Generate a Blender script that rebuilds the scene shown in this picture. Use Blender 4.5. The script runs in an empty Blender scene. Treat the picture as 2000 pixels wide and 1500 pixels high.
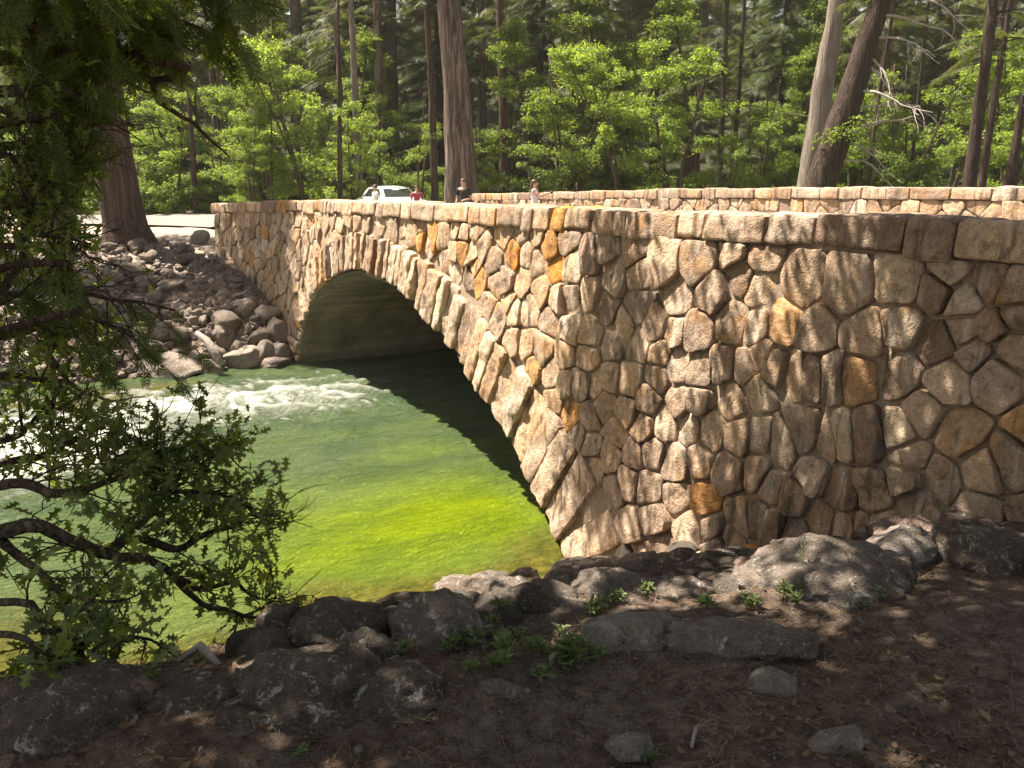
import bpy, math, random
import numpy as np
from mathutils import Vector, Matrix

random.seed(7)
RNG = np.random.default_rng(11)
SC = bpy.context.scene
COL = SC.collection
PI = math.pi

# ------------------------------------------------------------------ camera numbers
F, H = 1618.0, 4.0
TH = math.atan(400 / F)
CT, ST = math.cos(TH), math.sin(TH)


def ray(x, y):
    a = (x - 1000) / F
    u = (750 - y) / F
    return np.array([a, CT + u * ST, -ST + u * CT])


def at_y(x, y, Y):
    d = ray(x, y)
    return d * (Y / d[1]) + np.array([0, 0, H])


# bridge frame: R = near springing, AX runs along the bridge to the far bank, NO points upstream
RP = np.array([0.6043, 8.1679])
AX = np.array([-0.47711, 0.87885])
NO = np.array([-0.87885, -0.47711])
BAT = 0.12
SL = 11.15


def so(x, y):
    dx = np.asarray(x) - RP[0]
    dy = np.asarray(y) - RP[1]
    return dx * AX[0] + dy * AX[1], dx * NO[0] + dy * NO[1]


def xy(s, o):
    return RP[0] + AX[0] * s + NO[0] * o, RP[1] + AX[1] * s + NO[1] * o


def on_wall(px, py):
    d = ray(px, py)
    t = (-BAT * H + RP @ NO) / (d[:2] @ NO + BAT * d[2])
    p = d * t
    return float((p[:2] - RP) @ AX), float(p[2] + H)


# ------------------------------------------------------------------ noise
def _hash(ix, iy, iz, seed):
    with np.errstate(over='ignore'):
        h = (ix.astype(np.int64) * 374761393 + iy.astype(np.int64) * 668265263 + iz.astype(np.int64) * 2147483647 + seed * 1274126177) & 0xffffffff
        h = ((h ^ (h >> 13)) * 1274126177) & 0xffffffff
        h = (h ^ (h >> 16)) & 0xffffff
    return h / float(0xffffff)


def vnoise(p, seed=0):
    p = np.asarray(p, dtype=float)
    i = np.floor(p).astype(np.int64)
    f = p - i
    f = f * f * f * (f * (f * 6 - 15) + 10)
    r = 0
    for dx in (0, 1):
        wx = f[:, 0] if dx else 1 - f[:, 0]
        for dy in (0, 1):
            wy = f[:, 1] if dy else 1 - f[:, 1]
            for dz in (0, 1):
                wz = f[:, 2] if dz else 1 - f[:, 2]
                r = r + wx * wy * wz * _hash(i[:, 0] + dx, i[:, 1] + dy, i[:, 2] + dz, seed)
    return r * 2 - 1


def fbm(p, octv=4, seed=0, gain=0.5):
    p = np.asarray(p, dtype=float)
    a, r = 1.0, 0
    for k in range(octv):
        r = r + a * vnoise(p, seed + k * 17)
        p = p * 2.03 + 3.7
        a *= gain
    return r


def sstep(a, b, x):
    t = np.clip((np.asarray(x, float) - a) / (b - a), 0, 1)
    return t * t * (3 - 2 * t)


# ------------------------------------------------------------------ object helpers
def mesh_obj(name, V, Fc, mats, parent=None, smooth=True, midx=None, cols=None, loc=None):
    me = bpy.data.meshes.new(name)
    V = np.asarray(V, dtype=np.float32)
    if isinstance(Fc, np.ndarray):
        k = Fc.shape[1]
        me.vertices.add(len(V))
        me.vertices.foreach_set('co', V.ravel())
        me.loops.add(Fc.size)
        me.loops.foreach_set('vertex_index', Fc.astype(np.int32).ravel())
        me.polygons.add(len(Fc))
        me.polygons.foreach_set('loop_start', np.arange(0, Fc.size, k, dtype=np.int32))
        me.update(calc_edges=True)
    else:
        me.from_pydata(V.tolist(), [], Fc)
    for m in (mats if isinstance(mats, (list, tuple)) else [mats]):
        me.materials.append(m)
    if midx is not None:
        me.polygons.foreach_set('material_index', np.asarray(midx, dtype=np.int32))
    me.polygons.foreach_set('use_smooth', np.full(len(me.polygons), bool(smooth)))
    if cols:
        for cn, cv in cols.items():
            at = me.color_attributes.new(cn, 'FLOAT_COLOR', 'POINT')
            cv = np.asarray(cv, dtype=np.float32)
            if cv.shape[1] == 3:
                cv = np.c_[cv, np.ones(len(cv), np.float32)]
            at.data.foreach_set('color', cv.ravel())
    me.validate()
    o = bpy.data.objects.new(name, me)
    COL.objects.link(o)
    if parent is not None:
        o.parent = parent
    if loc is not None:
        o.location = loc
    return o


def empty(name, loc=(0, 0, 0), rz=0):
    o = bpy.data.objects.new(name, None)
    o.location = loc
    o.rotation_euler = (0, 0, rz)
    o.empty_display_size = 0.2
    COL.objects.link(o)
    return o


def tag(o, label=None, cat=None, group=None, kind=None):
    if label:
        o['label'] = label
    if cat:
        o['category'] = cat
    if group:
        o['group'] = group
    if kind:
        o['kind'] = kind
    return o


def dup(root, loc, rz=0, sc=1.0, label=None, group=None):
    r = root.copy()
    COL.objects.link(r)
    r.location = loc
    r.rotation_euler = (0, 0, rz)
    r.scale = (sc, sc, sc) if not isinstance(sc, (tuple, list)) else sc
    if label:
        r['label'] = label
    if group:
        r['group'] = group
    for ch in list(root.children):
        c = ch.copy()
        COL.objects.link(c)
        c.parent = r
        for g in ch.children:
            d = g.copy()
            COL.objects.link(d)
            d.parent = c
    return r


class MB:
    """collects shapes into one mesh"""

    def __init__(s):
        s.v, s.f, s.m, s.c, s.n = [], [], [], [], 0

    def add(s, V, Fc, mi=0, col=None):
        V = np.asarray(V, float)
        for f in Fc:
            s.f.append([int(i) + s.n for i in f])
        s.v.append(V)
        s.m += [mi] * len(Fc)
        if col is not None:
            s.c.append(np.tile(np.asarray(col, float), (len(V), 1)) if np.ndim(col) == 1 else np.asarray(col, float))
        else:
            s.c.append(np.full((len(V), 3), 0.5))
        s.n += len(V)

    def build(s, name, mats, parent=None, smooth=True, cols=False, loc=None):
        return mesh_obj(name, np.concatenate(s.v), s.f, mats, parent, smooth, s.m,
                        {'tint': np.concatenate(s.c)} if cols else None, loc)


def tube(path, rad, sides=8, wob=0.0, seed=0, cap=True):
    path = np.asarray(path, float)
    n = len(path)
    rad = np.broadcast_to(np.asarray(rad, float), (n,))
    T = np.gradient(path, axis=0)
    T /= np.linalg.norm(T, axis=1)[:, None] + 1e-9
    ref = np.array([0.3, 0.1, 1.0]) if abs(T[0, 2]) < 0.8 else np.array([1.0, 0.2, 0.0])
    A = np.cross(T, ref)
    A /= np.linalg.norm(A, axis=1)[:, None] + 1e-9
    B = np.cross(T, A)
    th = np.arange(sides) * 2 * PI / sides
    V = path[:, None, :] + rad[:, None, None] * (np.cos(th)[None, :, None] * A[:, None, :] + np.sin(th)[None, :, None] * B[:, None, :])
    if wob:
        q = V.reshape(-1, 3)
        d = fbm(q * np.array([2.2, 2.2, .7]) / max(rad.max(), .05) * .5, 3, seed) * wob
        ctr = np.repeat(path, sides, axis=0)
        V = (q + (q - ctr) * d[:, None]).reshape(n, sides, 3)
    V = V.reshape(-1, 3)
    Fc = []
    for i in range(n - 1):
        for j in range(sides):
            k = (j + 1) % sides
            Fc.append((i * sides + j, i * sides + k, (i + 1) * sides + k, (i + 1) * sides + j))
    if cap:
        Fc.append(tuple(range(sides))[::-1])
        Fc.append(tuple((n - 1) * sides + j for j in range(sides)))
    return V, Fc


def spread(tv, tf, org, X, Y, Z, scl):
    """copies of a small template at many frames -> verts, faces (faces all of one size)"""
    tv = np.asarray(tv, float)
    tf = np.asarray(tf, int)
    N, M = len(org), len(tv)
    scl = np.broadcast_to(np.asarray(scl, float), (N,))
    V = org[:, None, :] + scl[:, None, None] * (tv[None, :, 0:1] * X[:, None, :] + tv[None, :, 1:2] * Y[:, None, :] + tv[None, :, 2:3] * Z[:, None, :])
    Fc = (tf[None] + (np.arange(N) * M)[:, None, None]).reshape(-1, tf.shape[1])
    return V.reshape(-1, 3), Fc


def unit(v):
    return v / (np.linalg.norm(v, axis=-1, keepdims=True) + 1e-9)


def frames(X, Nrm):
    X = unit(X)
    Y = unit(np.cross(Nrm, X))
    Z = np.cross(X, Y)
    return X, Y, Z


# ------------------------------------------------------------------ materials
def mat(name):
    m = bpy.data.materials.new(name)
    m.use_nodes = True
    nt = m.node_tree
    for n in list(nt.nodes):
        nt.nodes.remove(n)
    out = nt.nodes.new('ShaderNodeOutputMaterial')
    return m, nt, out


class G:
    def __init__(s, nt):
        s.nt = nt

    def n(s, t, **k):
        nd = s.nt.nodes.new(t)
        for a, b in k.items():
            setattr(nd, a, b)
        return nd

    def l(s, a, b):
        s.nt.links.new(a, b)

    def noise(s, vec, scale, detail=4, rough=0.55, dist=0.0):
        nd = s.n('ShaderNodeTexNoise')
        nd.inputs['Scale'].default_value = scale
        nd.inputs['Detail'].default_value = detail
        nd.inputs['Roughness'].default_value = rough
        nd.inputs['Distortion'].default_value = dist
        if vec is not None:
            s.l(vec, nd.inputs['Vector'])
        return nd.outputs['Fac']

    def voro(s, vec, scale, feat='F1'):
        nd = s.n('ShaderNodeTexVoronoi', feature=feat)
        nd.inputs['Scale'].default_value = scale
        if vec is not None:
            s.l(vec, nd.inputs['Vector'])
        return nd

    def ramp(s, fac, stops, interp='LINEAR'):
        nd = s.n('ShaderNodeValToRGB')
        cr = nd.color_ramp
        cr.interpolation = interp
        while len(cr.elements) < len(stops):
            cr.elements.new(0.5)
        for e, (p, c) in zip(cr.elements, stops):
            e.position = p
            e.color = (*c, 1) if len(c) == 3 else c
        s.l(fac, nd.inputs['Fac'])
        return nd.outputs['Color']

    def gray(s, fac, a, b):
        return s.ramp(fac, [(a, (0, 0, 0)), (b, (1, 1, 1))])

    def mix(s, fac, a, b, mode='MIX'):
        nd = s.n('ShaderNodeMix', data_type='RGBA', blend_type=mode)
        for sock, v in ((nd.inputs[0], fac), (nd.inputs[6], a), (nd.inputs[7], b)):
            if hasattr(v, 'is_linked'):
                s.l(v, sock)
            elif isinstance(v, (int, float)):
                sock.default_value = v
            else:
                sock.default_value = (*v, 1)
        return nd.outputs[2]

    def math(s, op, a, b=0.0):
        nd = s.n('ShaderNodeMath', operation=op)
        for sock, v in ((nd.inputs[0], a), (nd.inputs[1], b)):
            if hasattr(v, 'is_linked'):
                s.l(v, sock)
            else:
                sock.default_value = v
        return nd.outputs[0]

    def obj(s):
        return s.n('ShaderNodeTexCoord').outputs['Object']

    def mapping(s, vec, scale):
        nd = s.n('ShaderNodeMapping')
        nd.inputs['Scale'].default_value = scale
        s.l(vec, nd.inputs['Vector'])
        return nd.outputs[0]

    def bump(s, h, strength, dist, prev=None):
        nd = s.n('ShaderNodeBump')
        nd.inputs['Strength'].default_value = strength
        nd.inputs['Distance'].default_value = dist
        s.l(h, nd.inputs['Height'])
        if prev is not None:
            s.l(prev, nd.inputs['Normal'])
        return nd.outputs['Normal']

    def bsdf(s, out, color, rough=0.85, normal=None, spec=0.3, **k):
        nd = s.n('ShaderNodeBsdfPrincipled')
        for sock, v in ((nd.inputs['Base Color'], color), (nd.inputs['Roughness'], rough)):
            if hasattr(v, 'is_linked'):
                s.l(v, sock)
            elif isinstance(v, (int, float)):
                sock.default_value = v
            else:
                sock.default_value = (*v, 1)
        nd.inputs['Specular IOR Level'].default_value = spec
        for a, b in k.items():
            nd.inputs[a].default_value = b
        if normal is not None:
            s.l(normal, nd.inputs['Normal'])
        if out is not None:
            s.l(nd.outputs[0], out.inputs['Surface'])
        return nd.outputs[0]


def stone_material(name, use_tint=True, base=(.3, .27, .24), lichen=0.35, dark=0.5, pit=1.0, scale=1.0, streak=0.0, rust=0.0):
    m, nt, out = mat(name)
    g = G(nt)
    co = g.obj()
    if use_tint:
        at = g.n('ShaderNodeVertexColor', layer_name='tint')
        col = at.outputs['Color']
    else:
        col = base
    n1 = g.noise(co, 3.2 * scale, 5, .6)
    n2 = g.noise(co, 17 * scale, 6, .65)
    n3 = g.noise(co, 90 * scale, 3, .6)
    c = g.mix(g.gray(n1, .35, .7), col, g.mix(.75, col, (.62, .58, .55), 'MULTIPLY'))
    c = g.mix(g.gray(n2, .38, .62), g.mix(.6, c, (.52, .47, .42), 'MULTIPLY'), c)
    c = g.mix(g.gray(n3, .30, .6), g.mix(.7, c, (.5, .46, .43), 'MULTIPLY'), c)
    sp = g.noise(co, 210 * scale, 2, .5)
    c = g.mix(g.gray(sp, .62, .70), c, (.06, .05, .045))
    # lichen: dark crust and pale spots
    l1 = g.math('MULTIPLY', g.gray(g.noise(co, 7 * scale, 6, .75, .4), .56, .64), dark)
    c = g.mix(l1, c, (.045, .04, .035))
    l2 = g.math('MULTIPLY', g.gray(g.noise(co, 11 * scale, 7, .8, .6), .56, .63), lichen)
    c = g.mix(l2, c, (.55, .53, .48))
    l3 = g.math('MULTIPLY', g.gray(g.noise(co, 42 * scale, 5, .75, .3), .60, .66), lichen * .8)
    c = g.mix(l3, c, (.50, .48, .44))
    if streak:
        ps = g.noise(g.mapping(co, (6, 6, .6)), 1.3, 5, .65)
        c = g.mix(g.math('MULTIPLY', g.gray(ps, .55, .68), .45), c, (.66, .62, .56))
        st = g.noise(g.mapping(co, (9, 9, .9)), 1.0, 4, .6)
        c = g.mix(g.math('MULTIPLY', g.gray(st, .54, .66), streak), c, (.10, .075, .05))
    if rust:
        ru = g.math('MULTIPLY', g.gray(g.noise(co, 1.5, 3, .5), .5, .62), g.gray(g.noise(co, 6.5, 6, .7, .5), .44, .62))
        c = g.mix(g.math('MULTIPLY', ru, rust), c, (.50, .25, .075))
    pv = g.voro(co, 34 * scale)
    pits = g.gray(pv.outputs['Distance'], .0, .35)
    hgt = g.math('ADD', g.math('MULTIPLY', n2, 1.0), g.math('MULTIPLY', n3, .45))
    hgt = g.math('ADD', hgt, g.math('MULTIPLY', g.math('MULTIPLY', pits, g.gray(n1, .4, .6)), .35 * pit))
    nrm = g.bump(hgt, 1.0, (.03 if use_tint else .05) / scale)
    g.bsdf(out, c, .9, nrm, .2)
    return m


M = {}
M['wall_stone'] = stone_material('wall_stone', True, lichen=.25, dark=.6, streak=.8, rust=.5)
M['boulder'] = stone_material('boulder', False, base=(.28, .24, .205), lichen=.85, dark=.55, scale=1.3)
M['boulder_dark'] = stone_material('boulder_dark', False, base=(.175, .145, .12), lichen=.75, dark=.8, scale=1.3)
M['boulder_pale'] = stone_material('boulder_pale', False, base=(.36, .325, .29), lichen=.4, dark=.3, scale=1.3)
M['boulder_rosy'] = stone_material('boulder_rosy', False, base=(.34, .25, .21), lichen=.3, dark=.3, scale=1.3)
M['talus'] = stone_material('talus', False, base=(.38, .325, .28), lichen=.35, dark=.5, scale=.8)
M['talus_pale'] = stone_material('talus_pale', False, base=(.52, .46, .40), lichen=.2, dark=.25, scale=.8)


def simple(name, color, rough=.8, var=.35, scale=20, bump=.3, dist=.01, **k):
    m, nt, out = mat(name)
    g = G(nt)
    co = g.obj()
    n1 = g.noise(co, scale, 5, .6)
    n2 = g.noise(co, scale * .13, 4, .6)
    c = g.mix(g.gray(n1, .3, .7), tuple(x * (1 - var) for x in color), color)
    c = g.mix(g.math('MULTIPLY', g.gray(n2, .4, .65), var), c, tuple(x * .6 for x in color))
    g.bsdf(out, c, rough, g.bump(n1, bump, dist), **k)
    return m


M['mortar'] = simple('mortar', (.36, .275, .20), .95, .45, 30, .6, .015)
# concrete of the arch barrel: board marks running across the river
m, nt, out = mat('soffit_concrete')
g = G(nt)
co = g.obj()
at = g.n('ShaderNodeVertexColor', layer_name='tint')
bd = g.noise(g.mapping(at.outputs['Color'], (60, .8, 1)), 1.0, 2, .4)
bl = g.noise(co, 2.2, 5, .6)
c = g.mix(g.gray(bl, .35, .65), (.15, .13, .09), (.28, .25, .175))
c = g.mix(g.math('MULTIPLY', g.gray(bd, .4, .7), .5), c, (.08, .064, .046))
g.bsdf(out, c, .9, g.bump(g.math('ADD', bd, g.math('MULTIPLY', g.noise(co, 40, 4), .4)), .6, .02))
M['soffit'] = m
M['asphalt'] = simple('asphalt', (.22, .20, .185), .9, .3, 120, .4, .005)
M['wood_grey'] = simple('wood_grey', (.42, .37, .32), .85, .4, 25, .5, .01)
M['wood_dark'] = simple('wood_dark', (.07, .052, .04), .9, .4, 25, .6, .01)


def bark(name, c1, c2, c3, vs=(9, 9, 1.3), bs=1.0, lich=0.0):
    m, nt, out = mat(name)
    g = G(nt)
    co = g.obj()
    n1 = g.noise(g.mapping(co, (vs[0] * .5, vs[1] * .5, vs[2] * .35)), 2.0, 6, .65, .5)
    nr = g.noise(g.mapping(co, (vs[0] * .8, vs[1] * .8, vs[2] * .28)), 1.6, 3, .5, .9)
    rid = g.math('MULTIPLY', g.math('ABSOLUTE', g.math('SUBTRACT', nr, .5)), 5.0)
    n2 = g.noise(co, 30, 4, .6)
    fis = g.math('ADD', g.math('MULTIPLY', g.gray(rid, .05, .75), .5), g.math('MULTIPLY', n1, .75))
    c = g.ramp(fis, [(.28, c1), (.55, c2), (.95, c3)])
    c = g.mix(g.math('MULTIPLY', g.gray(n2, .4, .65), .5), c, c2)
    if lich:
        c = g.mix(g.math('MULTIPLY', g.gray(g.noise(co, 3, 5, .7), .52, .62), lich), c, (.10, .12, .035))
    g.bsdf(out, c, .95, g.bump(g.math('ADD', fis, g.math('MULTIPLY', n2, .3)), 1.0, .06 * bs), .15)
    return m


M['bark_pine'] = bark('bark_pine', (.03, .023, .019), (.12, .092, .076), (.28, .225, .19), (5.5, 5.5, .9), 1.2)
M['bark_cedar'] = bark('bark_cedar', (.028, .02, .016), (.09, .062, .05), (.16, .118, .098), (11, 11, .5), 1.0)
M['bark_grey'] = bark('bark_grey', (.09, .075, .062), (.20, .17, .145), (.30, .26, .225), (7, 7, .8), .7)
M['bark_dark'] = bark('bark_dark', (.02, .014, .012), (.055, .04, .032), (.10, .075, .06), (8, 8, 1.2), .8)
M['bark_small'] = bark('bark_small', (.03, .022, .017), (.09, .068, .05), (.17, .135, .10), (12, 12, 2.5), .5, .3)
M['twig'] = bark('twig', (.02, .015, .011), (.055, .04, .03), (.11, .085, .065), (25, 25, 10), .2, .3)
M['dead_wood'] = bark('dead_wood', (.17, .145, .125), (.36, .32, .29), (.52, .48, .44), (14, 14, 2), .3)


def leaf(name, dark, light, trans=.45, tcol=None, rough=.5, spec=.35):
    m, nt, out = mat(name)
    g = G(nt)
    ge = g.n('ShaderNodeNewGeometry')
    oi = g.n('ShaderNodeObjectInfo')
    c = g.ramp(ge.outputs['Random Per Island'], [(0, dark), (.55, tuple((a + b) / 2 for a, b in zip(dark, light))), (1, light)])
    c = g.mix(g.math('MULTIPLY', oi.outputs['Random'], .45), c, g.mix(.8, c, (.55, .62, .5), 'MULTIPLY'))
    bs = g.bsdf(None, c, rough, None, spec)
    tr = g.n('ShaderNodeBsdfTranslucent')
    t = g.mix(1.0, c, tcol or (1.9, 1.7, .55), 'MULTIPLY')
    g.l(t, tr.inputs['Color'])
    mx = g.n('ShaderNodeMixShader')
    mx.inputs[0].default_value = trans
    g.l(bs, mx.inputs[1])
    g.l(tr.outputs[0], mx.inputs[2])
    g.l(mx.outputs[0], out.inputs['Surface'])
    return m


M['leaf_bright'] = leaf('leaf_bright', (.085, .145, .032), (.24, .34, .085), .5)
M['leaf_mid'] = leaf('leaf_mid', (.07, .12, .028), (.19, .27, .065), .48)
M['leaf_oak'] = leaf('leaf_oak', (.06, .10, .03), (.18, .235, .07), .45, rough=.38, spec=.5)
M['needle'] = leaf('needle', (.05, .08, .026), (.13, .17, .055), .35)
M['needle_grey'] = leaf('needle_grey', (.065, .09, .045), (.17, .20, .09), .3)
M['needle_dark'] = leaf('needle_dark', (.035, .058, .022), (.09, .125, .045), .3)
M['cedar_spray'] = leaf('cedar_spray', (.035, .065, .012), (.11, .15, .03), .42)
M['weed'] = leaf('weed', (.10, .15, .06), (.22, .29, .12), .35)
M['dry_needle'] = leaf('dry_needle', (.06, .042, .03), (.30, .22, .15), .1, (1, .9, .8), .7, .1)
M['dry_leaf'] = leaf('dry_leaf', (.05, .032, .02), (.25, .17, .10), .15, (1, .9, .7), .7, .15)

# ground
m, nt, out = mat('forest_floor')
g = G(nt)
co = g.obj()
n1 = g.noise(co, 1.1, 5, .6)
n2 = g.noise(co, 14, 6, .7)
n3 = g.noise(co, 75, 4, .65)
c = g.ramp(n2, [(.3, (.05, .037, .03)), (.5, (.135, .105, .085)), (.72, (.24, .20, .165))])
c = g.mix(g.gray(n1, .4, .65), c, g.mix(.8, c, (.75, .62, .5), 'MULTIPLY'))
c = g.mix(g.gray(n3, .60, .68), c, (.27, .23, .19))
c = g.mix(g.gray(n3, .30, .40), (.018, .013, .01), c)
pale = g.n('ShaderNodeVertexColor', layer_name='tint')
sep = g.n('ShaderNodeSeparateColor')
g.l(pale.outputs['Color'], sep.inputs[0])
dirt = g.ramp(n2, [(.3, (.25, .2, .16)), (.7, (.42, .36, .30))])
c = g.mix(sep.outputs[0], c, dirt)
green = g.ramp(g.noise(co, 3.5, 6, .7), [(.35, (.008, .013, .005)), (.6, (.022, .03, .010)), (.75, (.045, .036, .022))])
c = g.mix(sep.outputs[1], c, green)
g.bsdf(out, c, .95, g.bump(g.math('ADD', n2, g.math('MULTIPLY', n3, .6)), .9, .03), .1)
M['floor'] = m

# water
m, nt, out = mat('river_water')
g = G(nt)
co = g.obj()
at = g.n('ShaderNodeVertexColor', layer_name='tint')
sep = g.n('ShaderNodeSeparateColor')
g.l(at.outputs['Color'], sep.inputs[0])
rot = g.n('ShaderNodeMapping')
rot.inputs['Rotation'].default_value = (0, 0, -math.atan2(NO[1], NO[0]))
g.l(co, rot.inputs['Vector'])
w1 = g.noise(g.mapping(rot.outputs[0], (2.2, 5, 1)), 2.2, 6, .68, .8)
w2 = g.noise(g.mapping(rot.outputs[0], (5, 9, 1)), 3.4, 4, .6, .8)
fo = g.noise(g.mapping(rot.outputs[0], (1.2, 3.0, 1)), 4.5, 8, .72, 1.0)
bed = g.noise(g.mapping(rot.outputs[0], (1, 1.6, 1)), .9, 4, .6, .5)
deep = g.mix(g.gray(bed, .35, .65), (.07, .112, .055), (.115, .165, .075))
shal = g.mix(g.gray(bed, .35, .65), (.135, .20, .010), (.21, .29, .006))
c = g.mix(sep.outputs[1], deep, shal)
stony = g.mix(g.gray(g.noise(co, 5, 5, .7), .4, .6), (.08, .085, .014), (.17, .15, .028))
c = g.mix(sep.outputs[2], c, stony)
fo2 = g.noise(g.mapping(rot.outputs[0], (2.5, 7.0, 1)), 6.0, 6, .75, 1.5)
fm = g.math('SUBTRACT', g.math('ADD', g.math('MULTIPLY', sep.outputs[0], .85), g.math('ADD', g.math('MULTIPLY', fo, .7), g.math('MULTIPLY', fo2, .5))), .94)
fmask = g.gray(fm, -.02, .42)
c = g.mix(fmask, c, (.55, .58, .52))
nrm = g.bump(g.math('ADD', g.math('ADD', g.math('MULTIPLY', w1, 1.0), g.math('MULTIPLY', w2, .5)), g.math('MULTIPLY', fmask, .5)), 1.0, .17)
rg = g.math('ADD', g.math('MULTIPLY', fmask, .5), .045)
g.bsdf(out, c, rg, nrm, .5, IOR=1.33)
M['water'] = m


def plain(name, color, rough=.6, spec=.4, **k):
    m, nt, out = mat(name)
    g = G(nt)
    n = g.noise(g.obj(), 14, 4, .6)
    c = g.mix(g.gray(n, .3, .7), tuple(x * .82 for x in color), color)
    g.bsdf(out, c, rough, None, spec, **k)
    return m


M['skin'] = plain('skin', (.55, .33, .24), .55)
M['hair_brown'] = plain('hair_brown', (.07, .035, .02), .5)
M['hair_dark'] = plain('hair_dark', (.035, .022, .017), .5)
M['shirt_white'] = plain('shirt_white', (.78, .74, .76), .85)
M['shirt_black'] = plain('shirt_black', (.03, .028, .03), .85)
M['shirt_pink'] = plain('shirt_pink', (.42, .07, .11), .85)
M['trousers_dark'] = plain('trousers_dark', (.025, .024, .03), .85)
M['trousers_tan'] = plain('trousers_tan', (.35, .28, .2), .85)
M['car_paint'] = plain('car_paint', (.78, .77, .74), .25, .5)
M['car_glass'] = plain('car_glass', (.03, .04, .035), .06, .6)
M['tyre'] = plain('tyre', (.02, .02, .02), .8)
M['rim'] = plain('rim', (.5, .5, .5), .3, .5)
M['lamp_red'] = plain('lamp_red', (.4, .03, .02), .2, .5)
M['lamp_clear'] = plain('lamp_clear', (.8, .8, .78), .15, .5)

# ------------------------------------------------------------------ terrain
def height(x, y, rough=True):
    x = np.asarray(x, float)
    y = np.asarray(y, float)
    s, o = so(x, y)
    op = np.clip(o, 0, 30)
    zn = np.interp(s, [-40, -12, -8, -6.9, -4.4, -3, -1.8, -.77, 0, .9, 2.2], [2.6, 2.55, 2.5, 2.4, 2.08, 1.40, .82, .32, -.12, -.6, -1.0])
    zn = zn + (.28 + .16 * sstep(3.2, 4.6, o)) * sstep(1.3, 3.0, o) * np.exp(-((s + 3.4) / 1.0) ** 2)
    sf = 11.2 + (s - 11.2 - .1 * op) * (1 - .035 * np.clip(op, 0, 6))
    zf = np.interp(sf, [9.0, 10.7, 11.2, 12.5, 14.2, 15.8, 17.5, 25, 60], [-1.0, -.5, 0, 1.0, 1.7, 2.25, 2.33, 2.25, 2.1])
    z = np.where(s < 5.5, zn, zf)
    inner = (o < -.35) & (o > -8.9)
    z = np.where(inner, np.where((s < -1.7) | (s > 13.2), 2.3, -1.2), z)
    z = z + 30 * sstep(62, 190, y) + 3.0 * sstep(40, 75, y) * sstep(0, 1, (s > 12).astype(float))
    if rough:
        p = np.stack([x, y, np.zeros_like(x)], -1).reshape(-1, 3)
        nz = (fbm(p * .55, 4, 3) * .10 + fbm(p * 2.6, 4, 9) * .035).reshape(x.shape)
        z = z + nz * np.where(inner, 0, 1)
    return z


def lines(a, b, dense_a, dense_b, dd, growth=1.13):
    mid = list(np.arange(dense_a, dense_b, dd))
    lo, st, v = [], dd, dense_a
    while v > a:
        st = min(st * growth, 14)
        v -= st
        lo.append(v)
    hi, st, v = [], dd, mid[-1]
    while v < b:
        st = min(st * growth, 14)
        v += st
        hi.append(v)
    return np.array(lo[::-1] + mid + hi)


gx = lines(-220, 220, -4.6, 5.2, .07)
gy = lines(-60, 330, 1.0, 8.4, .07)
X, Y = np.meshgrid(gx, gy)
Z = height(X, Y)
nx, ny = len(gx), len(gy)
ii = (np.arange(ny - 1)[:, None] * nx + np.arange(nx - 1)[None]).ravel()
FQ = np.stack([ii, ii + 1, ii + nx + 1, ii + nx], -1)
s_, o_ = so(X, Y)
pale = sstep(15.0, 17.0, s_) * sstep(40, 30, Y) * sstep(-22, -14, X) * .9
pale = np.maximum(pale, .55 * sstep(14, 16, s_) * sstep(44, 36, Y))
grn = sstep(40, 48, Y) * .9
tint = np.stack([pale, grn, np.zeros_like(pale)], -1).reshape(-1, 3)
ground = mesh_obj('ground', np.stack([X, Y, Z], -1).reshape(-1, 3), FQ, M['floor'], None, True, None, {'tint': tint})
tag(ground, kind='structure')


def hit(px, py):
    """first point of the ground under a direction of view"""
    d = ray(px, py)
    t = np.linspace(.8, 70, 4000)
    P = d[None] * t[:, None] + np.array([0, 0, H])
    hz = height(P[:, 0], P[:, 1], False)
    k = int(np.argmax(P[:, 2] < hz))
    return P[k]


# ------------------------------------------------------------------ river
ss = np.concatenate([np.arange(-1.6, 2.0, .07), np.arange(2.0, 13.4, .085)])
oo = np.concatenate([np.arange(-40, -9, 1.0), np.arange(-9, -1.0, .3), np.arange(-1.0, 9.5, .07), np.arange(9.5, 14, .2), np.arange(14, 60, 1.0)])
S_, O_ = np.meshgrid(ss, oo)
wx, wy = xy(S_, O_)
P = np.stack([S_, O_, np.zeros_like(S_)], -1).reshape(-1, 3)
rap = np.exp(-((S_ - 8.3 - .10 * O_) / 2.0) ** 2) * sstep(-2.8, .6, O_)
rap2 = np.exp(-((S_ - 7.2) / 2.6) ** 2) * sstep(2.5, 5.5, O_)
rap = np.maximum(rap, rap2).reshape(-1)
warp = fbm(P * .8, 2, 31)[:, None] * np.array([.5, .5, 0])
ridge = 1 - np.abs(fbm((P + warp) * np.array([1.25, .75, 1]), 3, 41))
ridge2 = 1 - np.abs(fbm((P + warp) * np.array([3.6, 2.2, 1]), 3, 47))
zz = fbm(P * np.array([1.5, .9, 1]), 4, 51) * .026 + fbm((P + warp) * np.array([4.2, 2.4, 1]), 4, 57, .6) * .016
zz += rap * ((ridge - .6) * .24 + (ridge2 - .6) * .11)
foam_glare = rap * (.62 + .45 * sstep(.72, 1.0, ridge) + .25 * sstep(.8, 1.0, ridge2))
foam_glare = np.maximum(foam_glare, 1.25 * np.exp(-((P[:, 0] - 7.4) / 2.0) ** 2 - ((P[:, 1] - 5.6) / 2.4) ** 2) + .12 * ridge2)  # broad white patch: sun glare on the water painted in with the foam
foam_glare += .22 * sstep(.93, 1, ridge2) * sstep(3.0, 6.5, P[:, 0])
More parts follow.
